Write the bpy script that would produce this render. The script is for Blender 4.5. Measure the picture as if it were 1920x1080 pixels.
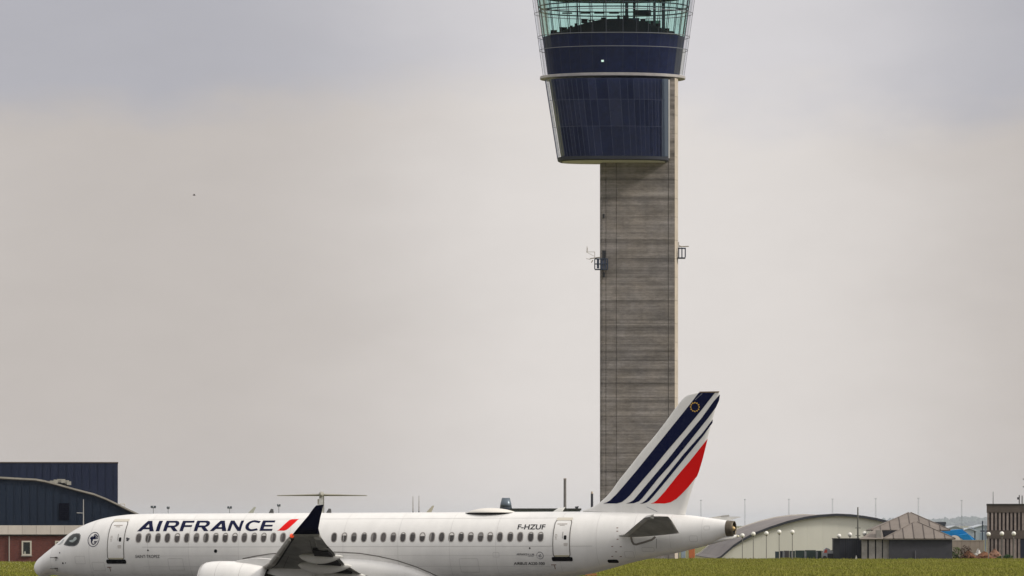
import bpy, bmesh, math, random
import numpy as np
from mathutils import Vector, Matrix
from mathutils.geometry import tessellate_polygon

for o in list(bpy.data.objects):
    bpy.data.objects.remove(o)
random.seed(7)
C = bpy.context.scene.collection
SC = bpy.context.scene

# ------------------------------------------------------------------ camera, sky, sun, exposure
F, HZ, CX, CAMZ = 9100.0, 985.0, 960.0, 4.5          # focal length in photo pixels, horizon row, eye height
cd = bpy.data.cameras.new('camera')
cam = bpy.data.objects.new('camera', cd)
C.objects.link(cam)
cam.location = (0, 0, CAMZ)
cam.rotation_euler = (math.radians(90), 0, 0)
cd.sensor_width = 36
cd.lens = F * 36 / 1920
cd.shift_y = (HZ - 540) / 1920
cd.clip_start = 1
cd.clip_end = 90000
SC.camera = cam

SUN_DIR = Vector((0.80, -0.22, 0.56)).normalized()   # towards the sun
sd = bpy.data.lights.new('sun', 'SUN')
sun = bpy.data.objects.new('sun', sd)
C.objects.link(sun)
sd.energy = 2.6
sd.angle = math.radians(7)
sd.color = (1.0, 0.93, 0.83)
sun.rotation_euler = SUN_DIR.to_track_quat('Z', 'Y').to_euler()

W = bpy.data.worlds.new('World')
SC.world = W
W.use_nodes = True


def build_world():
    nt = W.node_tree
    nt.nodes.clear()
    N, L = nt.nodes.new, nt.links.new

    def math_(op, a, b=None, c=None, clamp=False):
        n = N('ShaderNodeMath')
        n.operation = op
        n.use_clamp = clamp
        for i, v in enumerate((a, b, c)):
            if v is None:
                continue
            if isinstance(v, (int, float)):
                n.inputs[i].default_value = v
            else:
                L(v, n.inputs[i])
        return n.outputs[0]

    def maprange(v, a, b, c, d):
        n = N('ShaderNodeMapRange')
        n.interpolation_type = 'SMOOTHSTEP'
        L(v, n.inputs[0])
        for i, x in enumerate((a, b, c, d)):
            n.inputs[i + 1].default_value = x
        return n.outputs[0]

    def mixc(f, a, b):
        n = N('ShaderNodeMix')
        n.data_type = 'RGBA'
        L(f, n.inputs[0])
        for i, v in ((6, a), (7, b)):
            if isinstance(v, tuple):
                n.inputs[i].default_value = (*v, 1)
            else:
                L(v, n.inputs[i])
        return n.outputs[2]

    tc = N('ShaderNodeTexCoord')
    sep = N('ShaderNodeSeparateXYZ')
    L(tc.outputs['Generated'], sep.inputs[0])
    z = sep.outputs[2]

    def noise(sc, scale, detail, seed, rough=.5):
        m = N('ShaderNodeMapping')
        m.inputs['Scale'].default_value = sc
        m.inputs['Location'].default_value = (seed, seed * .7, 0)
        L(tc.outputs['Generated'], m.inputs[0])
        n = N('ShaderNodeTexNoise')
        n.inputs['Scale'].default_value = scale
        n.inputs['Detail'].default_value = detail
        n.inputs['Roughness'].default_value = rough
        L(m.outputs[0], n.inputs['Vector'])
        return n.outputs[0]

    edge = noise((1, 1, 2.2), 16, 5, 3.1, .55)
    big = noise((1, 1, 1.0), 8.5, 2, 5.3)
    wisp = noise((1, 1, 2.5), 40, 5, 9.4, .6)
    # layers: a grey-blue layer above an irregular edge over a pale warm one
    zz = math_('ADD', z, math_('MULTIPLY', math_('SUBTRACT', edge, .5), .036))
    up = maprange(zz, .079, .093, 0, 1)
    band = math_('COSINE', math_('MULTIPLY', math_('ADD', math_('ADD', sep.outputs[0], -.030), math_('MULTIPLY', math_('SUBTRACT', edge, .5), .030)), 29.0))
    patch = math_('ADD', math_('MULTIPLY', maprange(band, -1.0, 1.0, 0, 1), .86), math_('MULTIPLY', big, .22), clamp=True)
    warm = mixc(patch, (.522, .476, .449), (.775, .730, .702))
    blue = mixc(patch, (.425, .420, .462), (.70, .675, .69))
    col = mixc(up, warm, blue)
    high = maprange(z, .13, .34, 0, 1)
    col = mixc(high, col, (.600, .580, .560))
    w2 = math_('ADD', .955, math_('MULTIPLY', wisp, .09))
    # an overcast sky grows brighter towards the zenith
    zc = math_('MAXIMUM', z, 0)
    grow = math_('ADD', 1.0, math_('MULTIPLY', maprange(zc, .10, .95, 0, 1), .95))
    k = math_('MULTIPLY', w2, grow)
    v = N('ShaderNodeVectorMath')
    v.operation = 'SCALE'
    L(col, v.inputs[0])
    L(k, v.inputs['Scale'])
    bgc = N('ShaderNodeBackground')
    L(v.outputs[0], bgc.inputs[0])
    bgc.inputs[1].default_value = 1.0
    sky = N('ShaderNodeTexSky')
    sky.sky_type = 'NISHITA'
    sky.sun_disc = False
    sky.sun_elevation = math.asin(SUN_DIR.z)
    sky.sun_rotation = math.atan2(SUN_DIR.x, SUN_DIR.y)
    bgs = N('ShaderNodeBackground')
    L(sky.outputs[0], bgs.inputs[0])
    bgs.inputs[1].default_value = .08
    mx = N('ShaderNodeMixShader')
    mx.inputs[0].default_value = .94
    L(bgs.outputs[0], mx.inputs[1])
    L(bgc.outputs[0], mx.inputs[2])
    out = N('ShaderNodeOutputWorld')
    L(mx.outputs[0], out.inputs[0])


build_world()
SC.view_settings.view_transform = 'Standard'
SC.view_settings.look = 'None'
SC.view_settings.gamma = 1
SC.view_settings.exposure = 0.0
SC.view_settings.use_curve_mapping = False


# ------------------------------------------------------------------ helpers
def at(px, py, y):
    """photo pixel and a distance -> a point of the place"""
    return Vector(((px - CX) / F * y, y, CAMZ + (HZ - py) / F * y))


def X(px, y):
    return (px - CX) / F * y


def Z(py, y):
    return CAMZ + (HZ - py) / F * y


MATS = {}


def mat(name, col, rough=.6, metal=0, var=.0, vscale=1.0, col2=None, bump=0, bscale=20, coat=0, spec=.5,
        stretch=(1, 1, 1), objrand=0, trans=0, emit=None):
    if name in MATS:
        return MATS[name]
    m = bpy.data.materials.new(name)
    m.use_nodes = True
    nt = m.node_tree
    b = nt.nodes['Principled BSDF']
    b.inputs['Base Color'].default_value = (*col, 1)
    b.inputs['Roughness'].default_value = rough
    b.inputs['Metallic'].default_value = metal
    b.inputs['Specular IOR Level'].default_value = spec
    if coat:
        b.inputs['Coat Weight'].default_value = coat
        b.inputs['Coat Roughness'].default_value = .08
    L = nt.links.new
    if var or col2 or bump or objrand:
        tc = nt.nodes.new('ShaderNodeTexCoord')
        mp = nt.nodes.new('ShaderNodeMapping')
        mp.inputs['Scale'].default_value = stretch
        L(tc.outputs['Object'], mp.inputs[0])
    src = None
    if var or col2:
        n = nt.nodes.new('ShaderNodeTexNoise')
        n.inputs['Scale'].default_value = vscale
        n.inputs['Detail'].default_value = 6
        n.inputs['Roughness'].default_value = .6
        L(mp.outputs[0], n.inputs['Vector'])
        r = nt.nodes.new('ShaderNodeMapRange')
        r.inputs[1].default_value = .3
        r.inputs[2].default_value = .7
        L(n.outputs[0], r.inputs[0])
        c2 = col2 or tuple(c * (1 - var) for c in col)
        mx = nt.nodes.new('ShaderNodeMix')
        mx.data_type = 'RGBA'
        mx.inputs[6].default_value = (*col, 1)
        mx.inputs[7].default_value = (*c2, 1)
        L(r.outputs[0], mx.inputs[0])
        src = mx.outputs[2]
    if objrand:
        oi = nt.nodes.new('ShaderNodeObjectInfo')
        r2 = nt.nodes.new('ShaderNodeMapRange')
        r2.inputs[3].default_value = 1 - objrand
        r2.inputs[4].default_value = 1 + objrand
        L(oi.outputs['Random'], r2.inputs[0])
        vm = nt.nodes.new('ShaderNodeVectorMath')
        vm.operation = 'SCALE'
        if src:
            L(src, vm.inputs[0])
        else:
            vm.inputs[0].default_value = col
        L(r2.outputs[0], vm.inputs['Scale'])
        src = vm.outputs[0]
    if src:
        L(src, b.inputs['Base Color'])
    if bump:
        n = nt.nodes.new('ShaderNodeTexNoise')
        n.inputs['Scale'].default_value = bscale
        n.inputs['Detail'].default_value = 4
        L(mp.outputs[0], n.inputs['Vector'])
        bp = nt.nodes.new('ShaderNodeBump')
        bp.inputs['Strength'].default_value = bump
        bp.inputs['Distance'].default_value = .05
        L(n.outputs[0], bp.inputs['Height'])
        L(bp.outputs[0], b.inputs['Normal'])
    if emit:
        b.inputs['Emission Color'].default_value = (*emit, 1)
        b.inputs['Emission Strength'].default_value = 1
    MATS[name] = m
    return m


def glass(name, tint, gloss=.1, rough=.03, fres=1.45, vary=.12):
    """thin architectural glass: tinted see-through plus mirror reflection"""
    if name in MATS:
        return MATS[name]
    m = bpy.data.materials.new(name)
    m.use_nodes = True
    nt = m.node_tree
    nt.nodes.remove(nt.nodes['Principled BSDF'])
    out = nt.nodes['Material Output']
    t = nt.nodes.new('ShaderNodeBsdfTransparent')
    t.inputs[0].default_value = (*tint, 1)
    g = nt.nodes.new('ShaderNodeBsdfGlossy')
    g.inputs['Roughness'].default_value = rough
    g.inputs['Color'].default_value = (.9, .95, 1, 1)
    fr = nt.nodes.new('ShaderNodeFresnel')
    fr.inputs[0].default_value = fres
    mu = nt.nodes.new('ShaderNodeMath')
    mu.operation = 'MULTIPLY'
    mu.inputs[1].default_value = gloss * 4
    mu.use_clamp = True
    nt.links.new(fr.outputs[0], mu.inputs[0])
    oi = nt.nodes.new('ShaderNodeObjectInfo')
    ra = nt.nodes.new('ShaderNodeMapRange')
    ra.inputs[3].default_value = .45 * gloss * 4
    ra.inputs[4].default_value = 2.0 * gloss * 4
    nt.links.new(oi.outputs['Random'], ra.inputs[0])
    nt.links.new(ra.outputs[0], mu.inputs[1])
    rt = nt.nodes.new('ShaderNodeMapRange')
    rt.inputs[3].default_value = 1 - vary
    rt.inputs[4].default_value = 1.0
    nt.links.new(oi.outputs['Random'], rt.inputs[0])
    vs = nt.nodes.new('ShaderNodeVectorMath')
    vs.operation = 'SCALE'
    vs.inputs[0].default_value = tint
    nt.links.new(rt.outputs[0], vs.inputs['Scale'])
    nt.links.new(vs.outputs[0], t.inputs[0])
    mx = nt.nodes.new('ShaderNodeMixShader')
    nt.links.new(mu.outputs[0], mx.inputs[0])
    nt.links.new(t.outputs[0], mx.inputs[1])
    nt.links.new(g.outputs[0], mx.inputs[2])
    nt.links.new(mx.outputs[0], out.inputs[0])
    MATS[name] = m
    return m


def tag(o, label=None, cat=None, group=None, kind=None):
    if label:
        o['label'] = label
    if cat:
        o['category'] = cat
    if group:
        o['group'] = group
    if kind:
        o['kind'] = kind
    return o


def thing(name, loc, label, cat, group=None, rz=0):
    o = bpy.data.objects.new(name, None)
    C.objects.link(o)
    o.location = loc
    o.rotation_euler = (0, 0, rz)
    o.empty_display_size = .5
    return tag(o, label, cat, group)


def link(name, me, m=None, parent=None, smooth=False):
    if m and not me.materials:
        me.materials.append(m)
    if smooth:
        me.polygons.foreach_set('use_smooth', [True] * len(me.polygons))
    o = bpy.data.objects.new(name, me)
    C.objects.link(o)
    if parent:
        o.parent = parent
    return o


class MB:
    """collects primitive shapes into one mesh"""

    def __init__(s):
        s.v, s.f = [], []

    def add(s, vs, fs):
        k = len(s.v)
        s.v += [tuple(v) for v in vs]
        s.f += [tuple(i + k for i in f) for f in fs]
        return s

    def box(s, x0, x1, y0, y1, z0, z1):
        return s.add([(x0, y0, z0), (x1, y0, z0), (x1, y1, z0), (x0, y1, z0), (x0, y0, z1), (x1, y0, z1), (x1, y1, z1), (x0, y1, z1)],
                     [(3, 2, 1, 0), (4, 5, 6, 7), (0, 1, 5, 4), (1, 2, 6, 5), (2, 3, 7, 6), (3, 0, 4, 7)])

    def prism(s, poly, y0, y1):
        """polygon in x,z (counter-clockwise seen from -y) from y0 to y1"""
        n = len(poly)
        s.add([(x, y0, z) for x, z in poly] + [(x, y1, z) for x, z in poly],
              [tuple(range(n)), tuple(range(2 * n - 1, n - 1, -1))] + [(i, i + n, (i + 1) % n + n, (i + 1) % n) for i in range(n)])
        return s

    def vprism(s, poly, z0, z1):
        """plan polygon x,y (counter-clockwise from above) from z0 to z1"""
        n = len(poly)
        s.add([(x, y, z0) for x, y in poly] + [(x, y, z1) for x, y in poly],
              [tuple(range(n - 1, -1, -1)), tuple(range(n, 2 * n))] + [(i, (i + 1) % n, (i + 1) % n + n, i + n) for i in range(n)])
        return s

    def tube(s, p, q, r0, r1=None, n=8):
        p, q = Vector(p), Vector(q)
        r1 = r0 if r1 is None else r1
        d = (q - p).normalized()
        a = d.orthogonal().normalized()
        b = d.cross(a)
        vs = []
        for c, r in ((p, r0), (q, r1)):
            for i in range(n):
                t = 2 * math.pi * i / n
                vs.append(c + (a * math.cos(t) + b * math.sin(t)) * r)
        return s.add(vs, [tuple(range(n - 1, -1, -1)), tuple(range(n, 2 * n))] + [(i, (i + 1) % n, (i + 1) % n + n, i + n) for i in range(n)])

    def rings(s, rings, cap0=True, cap1=True, closed=True):
        """loft through equal-length rings"""
        n = len(rings[0])
        vs = [p for r in rings for p in r]
        fs = []
        for k in range(len(rings) - 1):
            for i in range(n if closed else n - 1):
                j = (i + 1) % n
                fs.append((k * n + i, k * n + j, (k + 1) * n + j, (k + 1) * n + i))
        if cap0:
            fs.append(tuple(range(n - 1, -1, -1)))
        if cap1:
            m = (len(rings) - 1) * n
            fs.append(tuple(range(m, m + n)))
        return s.add(vs, fs)

    def sphere(s, c, r, n=14, m=9, sz=1.0):
        rs = []
        for k in range(1, m):
            t = math.pi * k / m
            rs.append([(c[0] + r * math.sin(t) * math.cos(2 * math.pi * i / n), c[1] + r * math.sin(t) * math.sin(2 * math.pi * i / n),
                        c[2] - r * sz * math.cos(t)) for i in range(n)])
        return s.rings(rs)

    def build(s, name, m, parent=None, smooth=False, bevel=0):
        me = bpy.data.meshes.new(name)
        me.from_pydata(s.v, [], s.f)
        bm = bmesh.new()
        bm.from_mesh(me)
        bmesh.ops.recalc_face_normals(bm, faces=bm.faces)
        if bevel:
            bmesh.ops.bevel(bm, geom=list(bm.edges), offset=bevel, segments=1, affect='EDGES', clamp_overlap=True)
        bm.to_mesh(me)
        bm.free()
        return link(name, me, m, parent, smooth)


def pchip(xs, ys):
    xs, ys = np.array(xs, float), np.array(ys, float)
    h = np.diff(xs)
    d = np.diff(ys) / h
    n = len(xs)
    m = np.zeros(n)
    m[0], m[-1] = d[0], d[-1]
    for i in range(1, n - 1):
        if d[i - 1] * d[i] > 0:
            w1, w2 = 2 * h[i] + h[i - 1], h[i] + 2 * h[i - 1]
            m[i] = (w1 + w2) / (w1 / d[i - 1] + w2 / d[i])

    def f(x):
        x = min(max(x, xs[0]), xs[-1])
        i = min(max(int(np.searchsorted(xs, x)) - 1, 0), n - 2)
        t = (x - xs[i]) / h[i]
        return float(ys[i] * (1 + 2 * t) * (1 - t) ** 2 + h[i] * m[i] * t * (1 - t) ** 2 + ys[i + 1] * t * t * (3 - 2 * t) + h[i] * m[i + 1] * t * t * (t - 1))
    return f


# ------------------------------------------------------------------ the setting: ground, taxiway, grass, far trees, air
def ground():
    g = mat('grass_soil', (.085, .092, .022), .95, col2=(.13, .115, .035), vscale=.12, bump=.4, bscale=3)
    tag(MB().add([(-20000, -300, 0), (20000, -300, 0), (20000, 42000, 0), (-20000, 42000, 0)], [(0, 1, 2, 3)]).build('ground', g), kind='structure')
    a = mat('asphalt', (.06, .06, .058), .9, var=.3, vscale=.3, bump=.3, bscale=8)
    c, s = math.cos(PSI), math.sin(PSI)
    mid = Vector((-7, 249))
    d, n = Vector((c, -s)), Vector((s, c))

    def quad(w0, w1, z, l=420):
        ps = [mid + d * a_ + n * b_ for a_, b_ in ((-l, w0), (l, w0), (l, w1), (-l, w1))]
        return MB().add([(p.x, p.y, z) for p in ps], [(0, 1, 2, 3)])
    tag(quad(-27, 27, .004).build('taxiway', a), kind='structure')
    tag(quad(-.15, .15, .008).build('taxiway_centreline', mat('yellow_paint', (.65, .45, .03), .6, var=.2)), kind='structure')


def grass():
    rng = np.random.default_rng(3)
    zones = [(3, 72, 425, 634, 95000), (-62, -36, 425, 574, 26000), (14, 70, 612, 632, 14000), (-62, -42, 560, 576, 5000)]
    P = np.concatenate([np.c_[rng.uniform(a, b, n), rng.uniform(c, d, n)] for a, b, c, d, n in zones])
    n = len(P)
    # clumpy heights
    hh = .10 + .16 * rng.random(n) ** 2 + .10 * (np.sin(P[:, 0] * .9 + np.sin(P[:, 1] * .23) * 3) * .5 + .5) * rng.random(n)
    tall = rng.random(n) < .015
    hh[tall] += .18
    V = np.zeros((n, 3, 3, 3))
    for b in range(3):
        a = rng.random(n) * 2 * math.pi
        w = .035 + .05 * rng.random(n)
        lean = rng.normal(0, .09, (n, 2))
        off = rng.normal(0, .09, (n, 2))
        V[:, b, 0, 0] = P[:, 0] + off[:, 0] + np.cos(a) * w
        V[:, b, 0, 1] = P[:, 1] + off[:, 1] + np.sin(a) * w
        V[:, b, 1, 0] = P[:, 0] + off[:, 0] - np.cos(a) * w
        V[:, b, 1, 1] = P[:, 1] + off[:, 1] - np.sin(a) * w
        V[:, b, 2, 0] = P[:, 0] + off[:, 0] + lean[:, 0]
        V[:, b, 2, 1] = P[:, 1] + off[:, 1] + lean[:, 1]
        V[:, b, 2, 2] = hh * rng.uniform(.7, 1.1, n)
    m = mat('grass_blades', (.205, .222, .030), .95, col2=(.245, .228, .055), vscale=.16, spec=.1, stretch=(1, .35, 1))
    me = bpy.data.meshes.new('grass')
    nv = n * 9
    me.vertices.add(nv)
    me.vertices.foreach_set('co', V.reshape(-1))
    me.loops.add(nv)
    me.loops.foreach_set('vertex_index', np.arange(nv, dtype=np.int32))
    me.polygons.add(n * 3)
    me.polygons.foreach_set('loop_start', np.arange(0, nv, 3, dtype=np.int32))
    me.update(calc_edges=True)
    me.validate()
    tag(link('grass', me, m), 'short green airfield grass in front of the buildings', 'grass', kind='stuff')
    mb = MB()
    for i in range(260):
        x, y = (rng.uniform(-60, -44), rng.uniform(430, 570)) if i < 260 else (rng.uniform(10, 66), rng.uniform(430, 620))
        z, r = rng.uniform(.2, .34), rng.uniform(.03, .055)
        mb.add([(x - r, y, z), (x + r, y, z), (x, y - r, z), (x, y + r, z), (x, y, z + r * .7), (x, y, z - r * .5)],
               [(0, 2, 4), (2, 1, 4), (1, 3, 4), (3, 0, 4), (2, 0, 5), (1, 2, 5), (3, 1, 5), (0, 3, 5)])
    tag(mb.build('wildflowers', mat('flower_heads', (.42, .40, .22), .9)), 'tiny pale flower heads dotted through the airfield grass', 'flowers', kind='stuff')


def far_wood():
    rng = random.Random(5)
    mb = MB()
    for i in range(900):
        y = rng.uniform(38500, 41500)
        x = rng.uniform(2700, 4500)
        h = rng.uniform(28, 78) * (0.72 + .38 * math.sin(x * .0072) * math.sin(x * .0034 + 1))
        r = rng.uniform(14, 34)
        c = Vector((x, y, h * .55))
        n = 7
        rs = []
        for k, (zz, rr) in enumerate(((0, .25), (.28, .9), (.55, 1), (.8, .7), (1, .2))):
            rs.append([(x + r * rr * math.cos(6.283 * j / n) * rng.uniform(.7, 1.2), y + r * rr * math.sin(6.283 * j / n), .1 + h * zz + rng.uniform(-.5, .5) * (k > 0)) for j in range(n)])
        mb.rings(rs)
    tag(mb.build('distant_treeline', mat('far_foliage', (.05, .075, .04), .95, var=.4, vscale=.05)),
        'far blue hazed line of trees between the huts and the ribbed building', 'trees', kind='stuff')


# ------------------------------------------------------------------ airliner
PSI = math.radians(20.0)
TILT = math.radians(0.20)


def aircraft_matrix():
    dn = 255.4
    nose = Vector((X(65, dn), dn, 0))
    return Matrix.Translation(nose) @ Matrix.Rotation(-PSI, 4, 'Z') @ Matrix.Rotation(-TILT, 4, 'Y')


AM = aircraft_matrix()
AI = AM.inverted()
EYE_L = AI @ Vector((0, 0, CAMZ))


def loc(px, py, v):
    """photo pixel -> (u, z) on the lengthwise plane v metres to port of the aircraft's centre line"""
    p = AI @ at(px, py, 100.0)
    d = p - EYE_L
    t = (-v - EYE_L.y) / d.y
    q = EYE_L + d * t
    return q.x, q.z


CROWN = loc(600, 961.5, 0)[1]
KEEL = CROWN - 3.70
HALF = 1.755
_top = [loc(*p, 0) for p in [(65, 1061), (71.7, 1050), (83.3, 1040), (105, 1023.3), (125, 1006.7), (136.7, 997.5), (156.7, 985.8), (176.7, 977.5), (200, 970.8), (225, 966.6), (250, 964.2)]]
NOSEZ = loc(65, 1062.5, 0)[1]
_tu = [0.0] + [max(u, .02 * i + .03) for i, (u, z) in enumerate(_top[1:])] + [7.2, 30.0] + [loc(*p, 0)[0] for p in [(1285, 965.5), (1334, 971.5), (1368, 976.5)]] + [38.7]
_tz = [NOSEZ] + [z for u, z in _top[1:]] + [CROWN, CROWN] + [loc(*p, 0)[1] for p in [(1285, 965.5), (1334, 971.5), (1368, 976.5)]] + [loc(1381, 979, 0)[1]]
ztop = pchip(_tu, _tz)
_b = [loc(*p, 0) for p in [(1000, 1091), (1100, 1077), (1194, 1052.5), (1287, 1032.5), (1334, 1019.5), (1367, 1004.0)]]
_bu = [0.0, .10, .45, 1.1, 2.1, 3.6, 5.2, 7.0, 25.3] + [u for u, z in _b] + [38.7]
_bz = [NOSEZ, NOSEZ - .30, NOSEZ - .55, KEEL + .50, KEEL + .27, KEEL + .1, KEEL + .02, KEEL, KEEL] + [z for u, z in _b] + [_b[-1][1] + .12]
zbot = pchip(_bu, _bz)
halfw = pchip([0, .12, .4, .9, 1.6, 2.5, 3.6, 5.0, 6.6, 26, 29, 32, 34.5, 36.5, 37.6, 38.7],
              [0, .30, .56, .86, 1.13, 1.38, 1.58, 1.70, HALF, HALF, 1.62, 1.25, .88, .58, .43, .36])


def fus_y(u, z):
    a, b, w = ztop(u), zbot(u), halfw(u)
    c, r = (a + b) / 2, max((a - b) / 2, .01)
    t = min(abs((z - c) / r), .9999)
    return -w * math.sqrt(1 - t * t)


def on_fus(px, py):
    """photo pixel -> (u, z) on the port skin of the fuselage"""
    v = 1.6
    for _ in range(12):
        u, z = loc(px, py, v)
        v = .5 * v - .5 * fus_y(min(max(u, .02), 38.6), z)
    return u, z


def decal(name, polys, surf, m, parent, off=.008, gu=.5, gz=.07, side=-1):
    """polys in (u, z): (outer, [holes]); laid on the curved skin"""
    bm = bmesh.new()
    for outer, holes in polys:
        loops = [[Vector((x, y, 0)) for x, y in l] for l in [outer] + list(holes)]
        flat = [p for l in loops for p in l]
        vs = [bm.verts.new((p.x, 0, p.y)) for p in flat]
        for t in tessellate_polygon(loops):
            try:
                bm.faces.new([vs[i] for i in t])
            except ValueError:
                pass
    _project(bm, surf, off, gu, gz, side)
    me = bpy.data.meshes.new(name)
    bm.to_mesh(me)
    bm.free()
    return link(name, me, m, parent)


def _project(bm, surf, off, gu, gz, side):
    us = [v.co.x for v in bm.verts]
    zs = [v.co.z for v in bm.verts]
    for lo, hi, st, no in ((min(us), max(us), gu, Vector((1, 0, 0))), (min(zs), max(zs), gz, Vector((0, 0, 1)))):
        k = math.floor(lo / st) + 1
        while k * st < hi:
            bmesh.ops.bisect_plane(bm, geom=list(bm.verts) + list(bm.edges) + list(bm.faces), plane_co=no * (k * st), plane_no=no, dist=1e-5)
            k += 1
    for v in bm.verts:
        u, z = v.co.x, v.co.z
        y0 = surf(u, z)
        e = .03
        dy_u = (surf(u + e, z) - surf(u - e, z)) / (2 * e)
        dy_z = (surf(u, z + e) - surf(u, z - e)) / (2 * e)
        n = Vector((dy_u, -1, dy_z)).normalized()      # outward on the port side
        v.co = Vector((u, y0, z)) + n * off
        if side > 0:
            v.co.y = -v.co.y
    bm.normal_update()
    for f in bm.faces:
        if f.normal.y * side < 0:
            f.normal_flip()


def stroke(pts, w, closed=False):
    """thin line along pts as separate convex quads with mitred corners"""
    n = len(pts)
    P = [Vector(p) for p in pts]
    L, R = [], []
    for i in range(n):
        a = P[i - 1] if (i > 0 or closed) else P[i]
        b = P[(i + 1) % n] if (i < n - 1 or closed) else P[i]
        d1 = (P[i] - a).normalized() if (P[i] - a).length > 1e-9 else (b - P[i]).normalized()
        d2 = (b - P[i]).normalized() if (b - P[i]).length > 1e-9 else d1
        n1, n2 = Vector((-d1.y, d1.x)), Vector((-d2.y, d2.x))
        m = (n1 + n2)
        m = m.normalized() if m.length > 1e-6 else n1
        k = min(1 / max(m.dot(n1), .4), 2) * w / 2
        L.append(P[i] + m * k)
        R.append(P[i] - m * k)
    out = []
    for i in range(n if closed else n - 1):
        j = (i + 1) % n
        out.append(([tuple(R[i]), tuple(R[j]), tuple(L[j]), tuple(L[i])], []))
    return out


def oval(cu, cz, a, b, n=20, p=2.4, skew=0):
    r = []
    for i in range(n):
        t = 2 * math.pi * i / n
        c, s = math.cos(t), math.sin(t)
        x = a * math.copysign(abs(c) ** (2 / p), c)
        y = b * math.copysign(abs(s) ** (2 / p), s)
        r.append((cu + x + skew * y, cz + y))
    return r


def rrect(u0, u1, z0, z1, r, n=5):
    out = []
    for cx, cz, a0 in ((u1 - r, z1 - r, 0), (u0 + r, z1 - r, 90), (u0 + r, z0 + r, 180), (u1 - r, z0 + r, 270)):
        for k in range(n + 1):
            a = math.radians(a0 + 90 * k / n)
            out.append((cx + r * math.cos(a), cz + r * math.sin(a)))
    return out


def text_polys(txt, shear=0, spacing=1.0, weight=.02):
    """triangles of the built-in font, scaled to a unit box"""
    cu = bpy.data.curves.new('t', 'FONT')
    cu.body = txt
    cu.shear = shear
    cu.space_character = spacing
    cu.offset = weight
    o = bpy.data.objects.new('t', cu)
    C.objects.link(o)
    dg = bpy.context.evaluated_depsgraph_get()
    me = bpy.data.meshes.new_from_object(o.evaluated_get(dg))
    V = np.array([v.co[:2] for v in me.vertices])
    lo, hi = V.min(0), V.max(0)
    V = (V - lo) / (hi - lo)
    tris = [[tuple(V[i]) for i in p.vertices] for p in me.polygons]
    bpy.data.objects.remove(o)
    bpy.data.curves.remove(cu)
    bpy.data.meshes.remove(me)
    return tris


def text_on_fus(name, txt, m, parent, x0, y0, x1, y1, shear=0, spacing=1.0, lean=0, weight=.018):
    """text in the photo's box: baseline left (x0,y0), top right (x1,y1), y grows downwards"""
    a, b, c = on_fus(x0, y0), on_fus(x1, y0), on_fus(x0, y1)
    polys = []
    for t in text_polys(txt, shear, spacing, weight):
        polys.append(([(a[0] + (b[0] - a[0]) * x + (c[0] - a[0]) * y + lean * y, a[1] + (b[1] - a[1]) * x + (c[1] - a[1]) * y) for x, y in t], []))
    return decal(name, polys, fus_y, m, parent, gu=1.0, gz=.08)


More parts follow.
